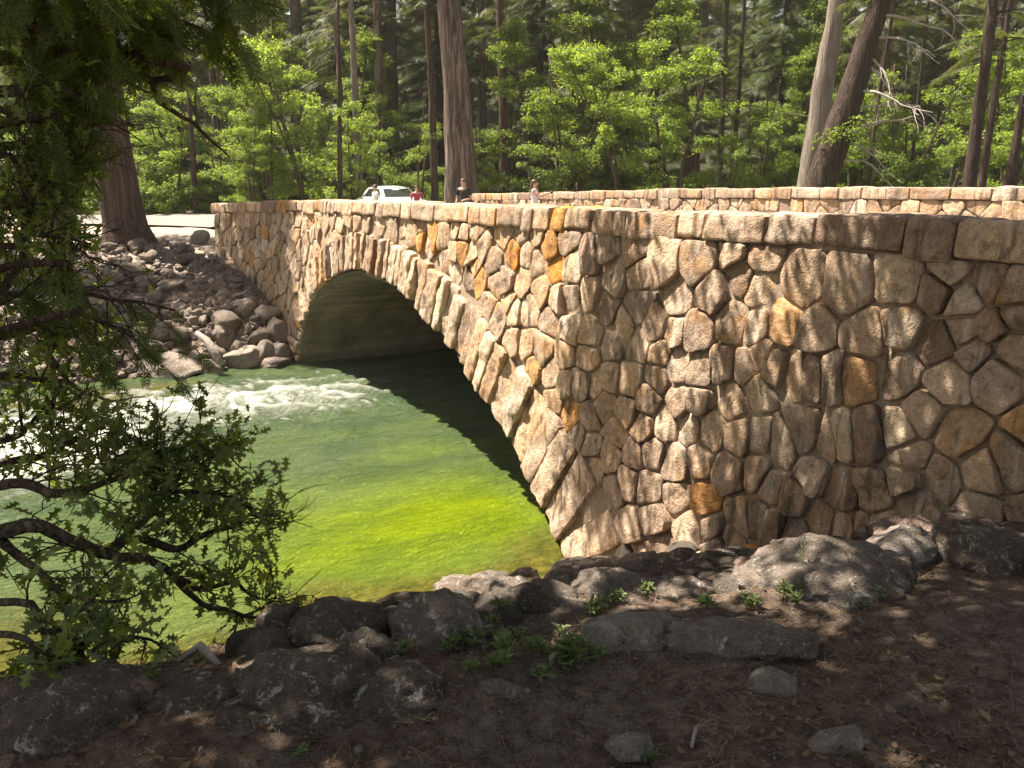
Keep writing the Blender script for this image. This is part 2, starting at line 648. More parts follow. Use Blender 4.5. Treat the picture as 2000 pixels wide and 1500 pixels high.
foam_glare = np.maximum(foam_glare, .62 * np.exp(-((P[:, 0] - 9.6 - .06 * P[:, 1]) / 1.3) ** 2) * sstep(-2, 2, P[:, 1]) * sstep(.75, .98, ridge2))
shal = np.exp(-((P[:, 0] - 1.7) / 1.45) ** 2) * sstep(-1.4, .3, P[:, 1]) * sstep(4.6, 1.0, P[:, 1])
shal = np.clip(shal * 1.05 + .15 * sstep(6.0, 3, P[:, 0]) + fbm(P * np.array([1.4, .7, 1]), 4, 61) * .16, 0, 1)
ston = np.maximum(sstep(1.0, .1, P[:, 0] + fbm(P * 1.2, 3, 67) * .3), sstep(2.4, .6, P[:, 0]) * sstep(3.5, 5.5, P[:, 1]))
ston = np.maximum(ston, .9 * np.exp(-((P[:, 0] - 10.2) / .5) ** 2) * sstep(1.5, 3, P[:, 1]))
V = np.stack([wx, wy, np.zeros_like(wx)], -1).reshape(-1, 3)
V[:, 2] = zz
n1, n2 = len(ss), len(oo)
ii = (np.arange(n2 - 1)[:, None] * n1 + np.arange(n1 - 1)[None]).ravel()
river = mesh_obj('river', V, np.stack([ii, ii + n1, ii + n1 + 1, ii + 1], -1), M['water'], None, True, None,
                 {'tint': np.stack([foam_glare, shal, ston], -1)})
tag(river, kind='structure')


# ------------------------------------------------------------------ bridge
def o_face(s):
    t = np.clip(np.asarray(s, float) - SL, 0, None)
    return .1 * t + .022 * t * t


def near_map(s, z, d):
    s = np.asarray(s, float)
    z = np.asarray(z, float)
    d = np.asarray(d, float)
    t = np.clip(s - SL, 0, None)
    mm = np.where(s > SL, .1 + .044 * t, 0.0)
    nn = np.sqrt(1 + mm * mm)
    o = o_face(s) - BAT * z
    x, y = xy(s - mm / nn * d, o + d / nn)
    return np.stack([x, y, z + .0 * d], -1)


OFAR = -8.5


def far_map(s, z, d):
    x, y = xy(np.asarray(s, float), OFAR + np.asarray(d, float))
    return np.stack([x, y, np.asarray(z, float)], -1)


def ztop(s):
    return np.interp(s, [-7, -4, 0, 5.4, 11.1, 14.5, 16.2], [3.81, 3.77, 3.715, 3.645, 3.565, 3.45, 3.38])


def ztop_far(s):
    return np.interp(s, [-6, .8, 4.6, 9.2, 15, 20], [3.93, 3.88, 3.84, 3.76, 3.61, 3.48])


ARCH_K = np.array([(-.02, -.75), (0, -.3), (.05, 0), (.38, .28), (.9, .60), (1.46, .90), (2.07, 1.20), (2.72, 1.48), (3.44, 1.75), (4.21, 1.99),
                   (5.3, 2.25), (6.4, 2.38), (7.3, 2.41), (8.1, 2.33), (9.11, 2.08), (10.12, 1.66), (10.75, 1.15), (11.06, .65), (11.14, .2), (11.15, -.3), (11.15, -.75)])


def catmull(K, n=12):
    K = np.vstack([2 * K[0] - K[1], K, 2 * K[-1] - K[-2]])
    r = []
    for i in range(1, len(K) - 2):
        for t in np.linspace(0, 1, n, endpoint=False):
            a, b, c, d = K[i - 1], K[i], K[i + 1], K[i + 2]
            r.append(.5 * ((2 * b) + (c - a) * t + (2 * a - 5 * b + 4 * c - d) * t * t + (3 * b - a - 3 * c + d) * t ** 3))
    r.append(K[-2])
    return np.array(r)


AC = catmull(ARCH_K)
AL = np.r_[0, np.cumsum(np.linalg.norm(np.diff(AC, axis=0), axis=1))]


def arch_pt(u):
    p = np.stack([np.interp(u, AL, AC[:, 0]), np.interp(u, AL, AC[:, 1])], -1)
    q = np.stack([np.interp(u + .12, AL, AC[:, 0]), np.interp(u + .12, AL, AC[:, 1])], -1)
    r = np.stack([np.interp(u - .12, AL, AC[:, 0]), np.interp(u - .12, AL, AC[:, 1])], -1)
    t = unit(q - r)
    return p, np.stack([-t[..., 1], t[..., 0]], -1)


def arch_z(s):
    m_ = (AC[:, 1] > -.7)
    return np.interp(s, AC[m_, 0], AC[m_, 1], left=-.75, right=-.75)


def ring_len(u):
    f = u / AL[-1]
    return np.interp(f, [0, .08, .25, .5, .75, 1], [1.05, 1.0, .82, .66, .66, .7])


STONE_BASE = [((.42, .35, .275), 5), ((.46, .375, .285), 5), ((.38, .32, .26), 5), ((.50, .42, .33), 3), ((.34, .285, .235), 4), ((.44, .33, .23), 3),
              ((.47, .32, .18), 1.5), ((.49, .28, .11), .7), ((.27, .215, .175), 2.0), ((.52, .47, .40), 1.6)]
_w = np.array([w for _, w in STONE_BASE])
_w = _w / _w.sum()


def stone_tint(rng, warm=1.0):
    w = _w.copy()
    w[5:8] *= warm
    w /= w.sum()
    c = np.array(STONE_BASE[rng.choice(len(STONE_BASE), p=w)][0])
    return np.clip(c * rng.uniform(.82, 1.15) * np.array([1.54, 1.40, 1.30]), 0, .82)


def clip_poly(P, n, c):
    """keep p.n <= c"""
    r = []
    k = len(P)
    dv = [p[0] * n[0] + p[1] * n[1] - c for p in P]
    for i in range(k):
        a, b = P[i], P[(i + 1) % k]
        da, db = dv[i], dv[(i + 1) % k]
        if da <= 0:
            r.append(a)
        if da * db < 0:
            t = da / (da - db)
            r.append((a[0] + (b[0] - a[0]) * t, a[1] + (b[1] - a[1]) * t))
    return r


def chaikin(P, q=.2, it=1):
    P = np.asarray(P, float)
    for _ in range(it):
        A = P * (1 - q) + np.roll(P, -1, 0) * q
        B = P * q + np.roll(P, -1, 0) * (1 - q)
        P = np.stack([A, B], 1).reshape(-1, 2)
    return P


def resample(P, n):
    Q = np.vstack([P, P[:1]])
    L = np.r_[0, np.cumsum(np.linalg.norm(np.diff(Q, axis=0), axis=1))]
    u = np.linspace(0, L[-1], n, endpoint=False)
    return np.stack([np.interp(u, L, Q[:, 0]), np.interp(u, L, Q[:, 1])], -1)


def add_stone(mb, poly, mapf, rng, prot=(.035, .10), tint=None, npt=26, seedp=0, rough=1.0, depth=.12):
    P = resample(chaikin(chaikin(poly, .065, 1), .22, 1), npt)
    c = P.mean(0)
    p3 = np.c_[P * 5.5, np.full(npt, seedp * 3.1)]
    P = P + (P - c) * (fbm(p3, 3, 5) * .085 * rough)[:, None]
    h0 = rng.uniform(*prot)
    tl = rng.normal(0, .07, 2) * rough
    rings, ds = [], []
    for f, dd in ((1.0, -depth), (1.0, h0 - .016), (.986, h0 - .003), (.94, h0 + .001), (.78, h0 + .004), (.58, h0 + .006), (.36, h0 + .006), (.15, h0 + .006)):
        Q = c + (P - c) * f
        rings.append(Q)
        d = np.full(npt, dd)
        if dd > 0:
            q3 = np.c_[Q * 3.2, np.full(npt, seedp * 1.7)]
            nz = fbm(q3, 4, 8, .65) * .013 * rough
            rz = np.abs(fbm(q3 * 1.3 + 9, 3, 15)) * .018 * rough
            d = d + nz - rz + (Q - c) @ tl
        ds.append(d)
    Q = np.vstack(rings)
    d = np.concatenate(ds)
    V = mapf(Q[:, 0], Q[:, 1], d)
    Fc = []
    nr = len(rings)
    for i in range(nr - 1):
        for j in range(npt):
            k = (j + 1) % npt
            Fc.append((i * npt + j, i * npt + k, (i + 1) * npt + k, (i + 1) * npt + j))
    Fc.append(tuple((nr - 1) * npt + j for j in range(npt)))
    mb.add(V, Fc, 0, tint)


def rbox(n=(5, 4, 4)):
    """surface grid of a box in [-1,1]^3"""
    V, Fc = [], []
    for ax_ in range(3):
        a, b = (ax_ + 1) % 3, (ax_ + 2) % 3
        na, nb = n[a], n[b]
        for sgn in (-1, 1):
            st = len(V)
            for i in range(na + 1):
                for j in range(nb + 1):
                    p = [0, 0, 0]
                    p[ax_] = sgn
                    p[a] = -1 + 2 * i / na
                    p[b] = -1 + 2 * j / nb
                    V.append(p)
            for i in range(na):
                for j in range(nb):
                    q = [st + i * (nb + 1) + j, st + (i + 1) * (nb + 1) + j, st + (i + 1) * (nb + 1) + j + 1, st + i * (nb + 1) + j + 1]
                    Fc.append(q if sgn > 0 else q[::-1])
    return np.array(V, float), Fc


def add_block(mb, ctr, half, mapf, rng, r=.05, amp=.02, tint=None, n=(8, 6, 5), seedp=0, mi=0):
    """rounded, roughened block: local axes are the three map coordinates"""
    V, Fc = rbox(n)
    half = np.asarray(half, float)
    p = V * half
    q = np.clip(p, -(half - r), half - r)
    d = p - q
    p = q + r * d / (np.linalg.norm(d, axis=1)[:, None] + 1e-9)
    nn = unit(p - q * .9)
    p = p + nn * (fbm((p + ctr) * 3.4 + seedp * 2.3, 4, 21, .55) * amp)[:, None]
    p = p + np.asarray(ctr, float)
    mb.add(mapf(p[:, 0], p[:, 1], p[:, 2]), Fc, mi, tint)


def voronoi_stones(mb, seeds, mapf, zbot, ztopf, rng, sk=1.0, gap=.018, rad=1.2, cut=None, warm=1.0, prot=(.02, .085), skf=None, npt=26, srange=None, tints=None, rough=1.0):
    S = np.array(seeds, float)
    k_ = np.array([skf(a) if skf else sk for a, _ in S])
    for i, (a, b) in enumerate(S):
        k = k_[i]
        P = [(a - rad, b - rad), (a + rad, b - rad), (a + rad, b + rad), (a - rad, b + rad)]
        zt = float(ztopf(a))
        P = clip_poly(P, (0, 1), zt - .005)
        P = clip_poly(P, (0, -1), -float(zbot(a)))
        if srange:
            P = clip_poly(P, (1, 0), srange[1])
            P = clip_poly(P, (-1, 0), -srange[0])
        D = np.hypot((S[:, 0] - a) * k, S[:, 1] - b)
        for j in np.argsort(D)[1:26]:
            if D[j] > 2 * rad:
                break
            dx, dy = (S[j, 0] - a) * k * k, S[j, 1] - b
            L = math.hypot(dx, dy)
            n = (dx / L, dy / L)
            mx, my = (a + S[j, 0]) / 2, (b + S[j, 1]) / 2
            P = clip_poly(P, n, n[0] * mx + n[1] * my - gap)
            if len(P) < 3:
                break
        if len(P) >= 3 and cut is not None:
            cl = cut(a, b)
            if cl is None:
                continue
            for n, c in cl:
                P = clip_poly(P, n, c)
                if len(P) < 3:
                    break
        if len(P) < 3:
            continue
        Q = np.array(P)
        ar = .5 * abs(np.dot(Q[:, 0], np.roll(Q[:, 1], 1)) - np.dot(Q[:, 1], np.roll(Q[:, 0], 1)))
        if ar < .006:
            continue
        t = tints[i] if tints is not None and tints[i] is not None else stone_tint(rng, warm)
        add_stone(mb, P, mapf, rng, prot, t, npt, i, rough)


def poisson(rng, s0, s1, z0f, z1f, ds, dz, pts, n=9000):
    A = list(pts)
    arr = np.array(A) if A else np.zeros((0, 2))
    for _ in range(n):
        a = rng.uniform(s0, s1)
        lo, hi = float(z0f(a)), float(z1f(a))
        if hi <= lo:
            continue
        b = rng.uniform(lo, hi)
        k = ds(a) if callable(ds) else ds
        if len(arr) and np.min(((arr[:, 0] - a) / k) ** 2 + ((arr[:, 1] - b) / dz) ** 2) < 1:
            continue
        A.append((a, b))
        arr = np.array(A)
    return A


bridge = empty('stone_bridge', (RP[0], RP[1], 0))
tag(bridge, 'single-arch rubble granite road bridge crossing the green river', 'bridge')
BR = np.array([RP[0], RP[1], 0.0])


def bmap(f):
    return lambda s, z, d: f(s, z, d) - BR


NM, FM = bmap(near_map), bmap(far_map)
CAP = .235

# stone centres read off the photograph, put back on the wall's own plane
T1 = [(90, 230), (220, 220), (330, 210), (460, 260), (620, 240), (780, 340), (980, 375), (940, 285), (1115, 280), (1310, 290), (1500, 440), (1220, 460), (1770, 350), (1960, 390),
      (30, 400), (120, 390), (220, 440), (320, 340), (350, 510), (500, 490), (630, 430), (820, 540), (1010, 530), (1590, 690), (1810, 570), (1930, 660),
      (90, 600), (250, 660), (30, 830), (150, 830), (360, 740), (480, 740), (620, 680), (750, 810), (1000, 800), (1300, 740),
      (320, 900), (480, 960), (640, 1000), (790, 1090), (1000, 1080), (1150, 960), (1290, 990), (1490, 1000), (1740, 910), (1920, 960),
      (30, 1080), (140, 1090), (270, 1130), (440, 1170), (620, 1200), (1180, 1160), (1320, 1260), (1500, 1300), (1670, 1250), (1850, 1270), (1980, 1180),
      (60, 1300), (180, 1300), (330, 1320), (450, 1400), (780, 1350), (960, 1370), (1160, 1350), (580, 1400), (670, 1400), (1930, 1450)]
T2 = [(1600, 420), (1900, 430), (1560, 760), (1960, 860), (1650, 1150), (1930, 1120), (1560, 980), (290, 350), (450, 350), (620, 400), (290, 620), (640, 680), (890, 420), (1080, 600), (1340, 660), (1430, 520), (1760, 620), (1950, 690),
      (130, 940), (420, 990), (770, 1020), (1080, 950), (1340, 1080), (1800, 950),
      (60, 1250), (240, 1320), (370, 1330), (520, 1330), (720, 1330), (1050, 1330), (1450, 1350), (1800, 1300)]
T3 = [(630, 220), (750, 120), (930, 180), (1100, 80), (1210, 260), (1400, 290), (1320, 100), (1480, 90), (1720, 100), (1940, 80), (1570, 320), (1780, 370), (1960, 380),
      (530, 380), (630, 430), (640, 620), (850, 340), (800, 520), (980, 490), (1110, 500), (1280, 590), (1480, 560), (1720, 640), (1940, 650),
      (830, 790), (940, 720), (1090, 770), (1290, 850), (1530, 870), (950, 1050), (1130, 1010), (1380, 1090), (1580, 1090), (1790, 1000), (1960, 1020), (1620, 1230), (1720, 1180)]
T4 = [(1230, 180), (1300, 230), (120, 440), (310, 330), (480, 400), (600, 380), (800, 370), (1050, 320), (1120, 540), (1360, 700), (1700, 650), (1960, 600),
      (40, 760), (230, 860), (370, 660), (590, 780), (850, 800), (1100, 700), (1180, 920), (1650, 950), (430, 1030), (60, 1060), (600, 1110), (780, 1130), (230, 1140), (930, 1100)]
TS = [(1350, 250), (1520, 260), (1410, 300), (1700, 280), (1850, 280), (1950, 300), (1240, 330), (1120, 400), (1060, 370), (1400, 420), (1560, 420), (1340, 460), (1480, 470), (1630, 530),
      (1760, 470), (1870, 480), (1240, 530), (1330, 600), (1450, 680), (1530, 690), (1490, 570), (1640, 700), (1740, 680), (1850, 680), (1600, 850), (1760, 850), (1690, 980), (1790, 1150),
      (1180, 300), (1000, 330), (940, 320), (1150, 220), (1290, 200), (880, 190), (830, 170), (780, 160), (960, 190), (1060, 230)]
px_seeds = [(1000 + a / 4, 400 + b / 4) for a, b in T1] + [(1500 + a / 4, 400 + b / 4) for a, b in T2] + \
           [(1000 + a / 4, 760 + b / 4) for a, b in T3] + [(1500 + a / 4, 760 + b / 4) for a, b in T4] + [(560 + a / 4, 380 + b / 4) for a, b in TS]
ORANGE = [(1080, 490), (980, 505), (1000, 510), (975, 470), (1040, 725), (885, 450), (860, 445), (1085, 525), (940, 560), (745, 440)]

rng = np.random.default_rng(5)


def base_z(s):
    return np.where(np.asarray(s) < 5, np.interp(s, [-7, -4.4, -1.8, 0], [2.1, 1.75, .5, -.4]),
                    np.interp(s, [11.1, 12.5, 14.2, 15.8, 16.5], [-.5, .6, 1.3, 1.9, 2.0]))


def ring_cut(a, b):
    """half-planes that keep a wall stone outside the arch ring"""
    if not (-.8 < a < 11.16):
        return []
    L = ring_len(AL)
    P, N = arch_pt(AL)
    E = P + N * (L + .01)[:, None]
    # signed distance to the ring's outer edge
    D = np.hypot(E[:, 0] - a, E[:, 1] - b)
    i = int(np.argmin(D))
    n = N[i]
    side = (a - E[i, 0]) * n[0] + (b - E[i, 1]) * n[1]
    if side < .015:
        return None
    return [((-n[0], -n[1]), -(n[0] * E[i, 0] + n[1] * E[i, 1]))]


seeds, tints = [], []
for px, py in px_seeds:
    a, b = on_wall(px, py)
    if b > float(ztop(a)) - CAP - .05 or b < -.3 or a > 5.2:
        continue
    if seeds and min(math.hypot((a - q[0]), b - q[1]) for q in seeds) < .12:
        continue
    seeds.append((a, b))
    tints.append(None)
    if min(math.hypot(px - u, py - v) for u, v in ORANGE) < 14:
        tints[-1] = np.array(random.choice([(.66, .35, .12), (.68, .30, .06), (.64, .40, .17)]))
    elif px > 1130:
        tints[-1] = stone_tint(rng, .08) * np.array([1.0, 1.0, 1.01])
n0 = len(seeds)


def dsf(a):
    return .26 if a < 1 else (.40 if a < SL - .5 else .26)


top_ = lambda a: float(ztop(a)) - CAP - .08
bot_ = lambda a: max(float(base_z(a)), float(arch_z(a)) + .6 if 0 < a < 11.1 else -9)
seeds = poisson(rng, -6.8, 16.1, bot_, top_, dsf, .25, seeds, 7000)
tints += [None] * (len(seeds) - n0)
wall = MB()
voronoi_stones(wall, seeds, NM, lambda a: base_z(a) - .15, lambda a: ztop(a) - CAP, rng, cut=ring_cut, warm=1.3,
               skf=lambda a: 1.0 if a < SL - .4 else 1.5, gap=.012, srange=(-7, 16.15), tints=tints)
nst = wall.n
# bedding mortar behind the stones, with the arch opening left out
gs = np.arange(-7, 16.3, .09)
gz = 26
V, Fc = [], []
for a in gs:
    lo = float(base_z(a)) - .3
    if .0 < a < 11.15:
        lo = float(arch_z(a)) + .05
    hi = float(ztop(a)) - .05
    zc = np.linspace(lo, hi, gz)
    dd = fbm(np.c_[np.full(gz, a) * 4, zc * 4, np.zeros(gz)], 3, 77) * .012 - .004
    V.append(NM(np.full(gz, a), zc, dd))
V = np.concatenate(V)
for i in range(len(gs) - 1):
    for j in range(gz - 1):
        Fc.append((i * gz + j, (i + 1) * gz + j, (i + 1) * gz + j + 1, i * gz + j + 1))
wall.add(V, Fc, 1)
# inner face of the near parapet and the wall's far end
V, Fc = [], []
for a in gs:
    V.append(NM(np.full(2, a), np.array([2.2, float(ztop(a)) - .05]), np.array([-.46, -.46])))
V = np.concatenate(V)
for i in range(len(gs) - 1):
    Fc.append((i * 2, i * 2 + 1, (i + 1) * 2 + 1, (i + 1) * 2))
wall.add(V, Fc, 1)
for a in (gs[0], gs[-1]):
    q = NM(np.full(4, a), np.array([-.4 if a < 0 else 1.5, float(ztop(a)) - .05, float(ztop(a)) - .05, -.4 if a < 0 else 1.5]), np.array([0, 0, -.46, -.46]))
    wall.add(q, [(0, 1, 2, 3)], 1)
wall.build('masonry_wall', [M['wall_stone'], M['mortar']], bridge, True, True)

# coping of the near wall
cop = MB()
a = -7.0
k = 0
joints_px = [2060, 1889, 1785, 1607, 1510, 1390, 1337, 1236, 1166, 1116, 1086, 1052, 1030]
joints = [on_wall(p, 425 if p > 1300 else 408)[0] for p in joints_px]
cuts = [-7.0, -6.2, -5.3] + joints
while cuts[-1] < 16.2:
    cuts.append(cuts[-1] + rng.uniform(.32, .85))
for a, b in zip(cuts[:-1], cuts[1:]):
    if b - a < .08:
        continue
    zt = float(ztop((a + b) / 2)) + rng.normal(0, .008)
    hh = CAP + rng.uniform(-.02, .045)
    t = stone_tint(rng, 1.2 if a > .3 else .1)
    if .55 < (a + b) / 2 < 1.15:
        t = np.array([.66, .36, .09])
    add_block(cop, ((a + b) / 2, zt - hh / 2, -.21 + rng.uniform(-.01, .02)), ((b - a) / 2 - .008, hh / 2, .29), NM, rng, r=.035, amp=.02, tint=t, n=(14, 8, 8), seedp=k)
    k += 1
cop.build('coping', [M['wall_stone']], bridge, True, True)

# ring stones of the arch
ring = MB()
u = .2
k = 0
while u < AL[-1] - .5:
    f = u / AL[-1]
    w = np.interp(f, [0, .1, .22, .4, .6, 1], [.50, .38, .28, .20, .17, .17]) * rng.uniform(.8, 1.2)
    Lr = float(ring_len(u)) * rng.uniform(.90, 1.03)
    t = stone_tint(rng, .9) * 1.05

    def ring_map(t_, r_, d_, u0=u + w / 2):
        p, n = arch_pt(u0 + t_ * 0)
        tg = np.stack([n[..., 1], -n[..., 0]], -1)
        wid = 1 + r_ / 5.5
        q = p + n * r_[..., None] + tg * (t_ * wid)[..., None]
        return NM(q[..., 0], q[..., 1], d_)
    pr = rng.uniform(.02, .13)
    add_block(ring, (0, Lr / 2 + .035 + rng.uniform(-.008, .008), pr / 2 - .17), (w / 2 - .012, Lr / 2, .17 + pr / 2), ring_map, rng, r=.03, amp=.036, tint=t, n=(8, 22, 8), seedp=k + 50)
    u += w
    k += 1
ring.build('arch_ring', [M['wall_stone']], bridge, True, True)

# barrel of the arch
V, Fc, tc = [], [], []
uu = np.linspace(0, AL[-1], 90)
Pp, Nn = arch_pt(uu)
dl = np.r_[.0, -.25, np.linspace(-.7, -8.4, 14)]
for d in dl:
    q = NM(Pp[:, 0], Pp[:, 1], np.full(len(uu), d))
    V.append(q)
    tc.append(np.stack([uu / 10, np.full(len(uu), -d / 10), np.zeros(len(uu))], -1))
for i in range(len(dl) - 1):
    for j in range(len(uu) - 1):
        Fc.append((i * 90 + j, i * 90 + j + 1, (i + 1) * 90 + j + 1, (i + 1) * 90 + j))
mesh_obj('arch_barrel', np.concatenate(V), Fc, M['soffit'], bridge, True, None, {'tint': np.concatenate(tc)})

# far spandrel (downstream side) and the far parapet
far = MB()
rng2 = np.random.default_rng(9)
CAPF = .20
fs = poisson(rng2, -5.5, 19.6, lambda a: 2.4, lambda a: float(ztop_far(a)) - CAPF - .04, .30, .22, [], 5000)
voronoi_stones(far, fs, FM, lambda a: 2.3, lambda a: ztop_far(a) - CAPF, rng2, warm=1.5, gap=.008, prot=(.02, .06), srange=(-5.6, 19.7), npt=18, rad=.8, rough=.8)
gs = np.arange(-5.6, 19.8, .2)
V, Fc = [], []
for a in gs:
    zt = float(ztop_far(a)) - .05
    lo = max(float(arch_z(a)), -.7) if 0 < a < 11.15 else -.7
    V.append(FM(np.full(5, a), np.array([2.2, zt, zt, 2.0, min(lo, 2.0)]), np.array([0, 0, -.45, -.45, -.45])))
V = np.concatenate(V)
for i in range(len(gs) - 1):
    for j in range(4):
        Fc.append((i * 5 + j, (i + 1) * 5 + j, (i + 1) * 5 + j + 1, i * 5 + j + 1))
far.add(V, Fc, 1)
e_ = FM(np.full(4, gs[-1]), np.array([2.2, 3.4, 3.4, 2.2]), np.array([0, 0, -.45, -.45]))
far.add(e_, [(0, 1, 2, 3)], 1)
fp = far.build('parapet', [M['wall_stone'], M['mortar']], bridge, True, True)
fc = MB()
a, k = -5.6, 0
while a < 19.7:
    b = a + rng2.uniform(.38, .85)
    zt = float(ztop_far((a + b) / 2))
    add_block(fc, ((a + b) / 2, zt - CAPF / 2, -.2 + rng2.uniform(-.01, .02)), ((b - a) / 2 - .008, CAPF / 2 + rng2.uniform(-.01, .02), .26), FM, rng2, r=.03, amp=.015, tint=stone_tint(rng2, 1.3), n=(7, 5, 5), seedp=k + 200)
    a = b
    k += 1
fc.build('parapet_coping', [M['wall_stone']], fp, True, True)

# carriageway
V, Fc = [], []
gs = np.arange(-7, 17.6, .4)
for a in gs:
    x0, y0 = xy(a, -.75)
    x1, y1 = xy(a, -8.45)
    zd = float(np.interp(a, [-7, 4, 12, 17.5], [2.66, 2.66, 2.52, 2.40]))
    V += [(x0 - BR[0], y0 - BR[1], zd), (x1 - BR[0], y1 - BR[1], zd), (x1 - BR[0], y1 - BR[1], zd - .2), (x0 - BR[0], y0 - BR[1], zd - .2)]
for i in range(len(gs) - 1):
    for j in range(4):
        k = (j + 1) % 4
        Fc.append((i * 4 + j, i * 4 + k, (i + 1) * 4 + k, (i + 1) * 4 + j))
Fc += [(0, 1, 2, 3), tuple((len(gs) - 1) * 4 + j for j in (3, 2, 1, 0))]
mesh_obj('deck', V, Fc, M['asphalt'], bridge, False)


def road(pts, width, lift):
    P = catmull(np.array(pts, float), 10)
    T = unit(np.gradient(P, axis=0))
    N = np.stack([-T[:, 1], T[:, 0]], -1)
    V = []
    K = 9
    for p, n in zip(P, N):
        for w in np.linspace(-.5, .5, K):
            q = p + n * w * width
            V.append((q[0], q[1], float(height(q[0], q[1], False)) + lift))
    i = np.arange((len(P) - 1))
    Fc = [(a * K + b, a * K + b + 1, (a + 1) * K + b + 1, (a + 1) * K + b) for a in i for b in range(K - 1)]
    o = mesh_obj('road', V, Fc, M['asphalt'], None, True)
    tag(o, kind='structure')


c0 = xy(17.4, -4.6)
c1 = xy(20, -4.4)
road([c0, c1, (-7.0, 31.5), (-11, 34.5), (-17, 36.3), (-27, 37), (-48, 37)], 8.2, .12)
d0, d1, d2 = xy(-6.9, -4.6), xy(-14, -4.6), xy(-40, -4.6)
road([d0, d1, d2], 8, .12)


# ------------------------------------------------------------------ rocks
def ico(sub):
    import bmesh
    bm = bmesh.new()
    bmesh.ops.create_icosphere(bm, subdivisions=sub, radius=1)
    V = np.array([v.co[:] for v in bm.verts])
    Fc = np.array([[v.index for v in f.verts] for f in bm.faces])
    bm.free()
    return V, Fc


ICO = {k: ico(k) for k in (3, 4, 5)}


def rock_verts(sub, seed, facets=9, amp=.10, cut=(.62, .95)):
    r = np.random.default_rng(seed)
    V, Fc = ICO[sub]
    V = V.copy()
    for _ in range(facets):
        n = unit(r.normal(0, 1, 3))
        d = r.uniform(*cut)
        t = V @ n - d
        V -= np.outer(np.clip(t, 0, None) * .92, n)
    V = V * (1 + fbm(V * 1.3 + seed * 3.3, 3, seed)[:, None] * amp)
    V = V * (1 + fbm(V * 4.0 + seed, 5, seed + 3, .62)[:, None] * amp * .55)
    return V, Fc


def rock(name, loc, size, rz, seed, m, label, sub=4, facets=9, amp=.1, tilt=(0, 0), group=None, cat='rock', cut=(.62, .95)):
    V, Fc = rock_verts(sub, seed, facets, amp, cut)
    V = V * np.asarray(size)
    R_ = np.array(Matrix.Rotation(tilt[0], 3, 'X') @ Matrix.Rotation(tilt[1], 3, 'Y'))
    o = mesh_obj(name, V @ R_.T, Fc, m, None, True, loc=tuple(loc))
    o.rotation_euler = (0, 0, rz)
    return tag(o, label, cat, group)


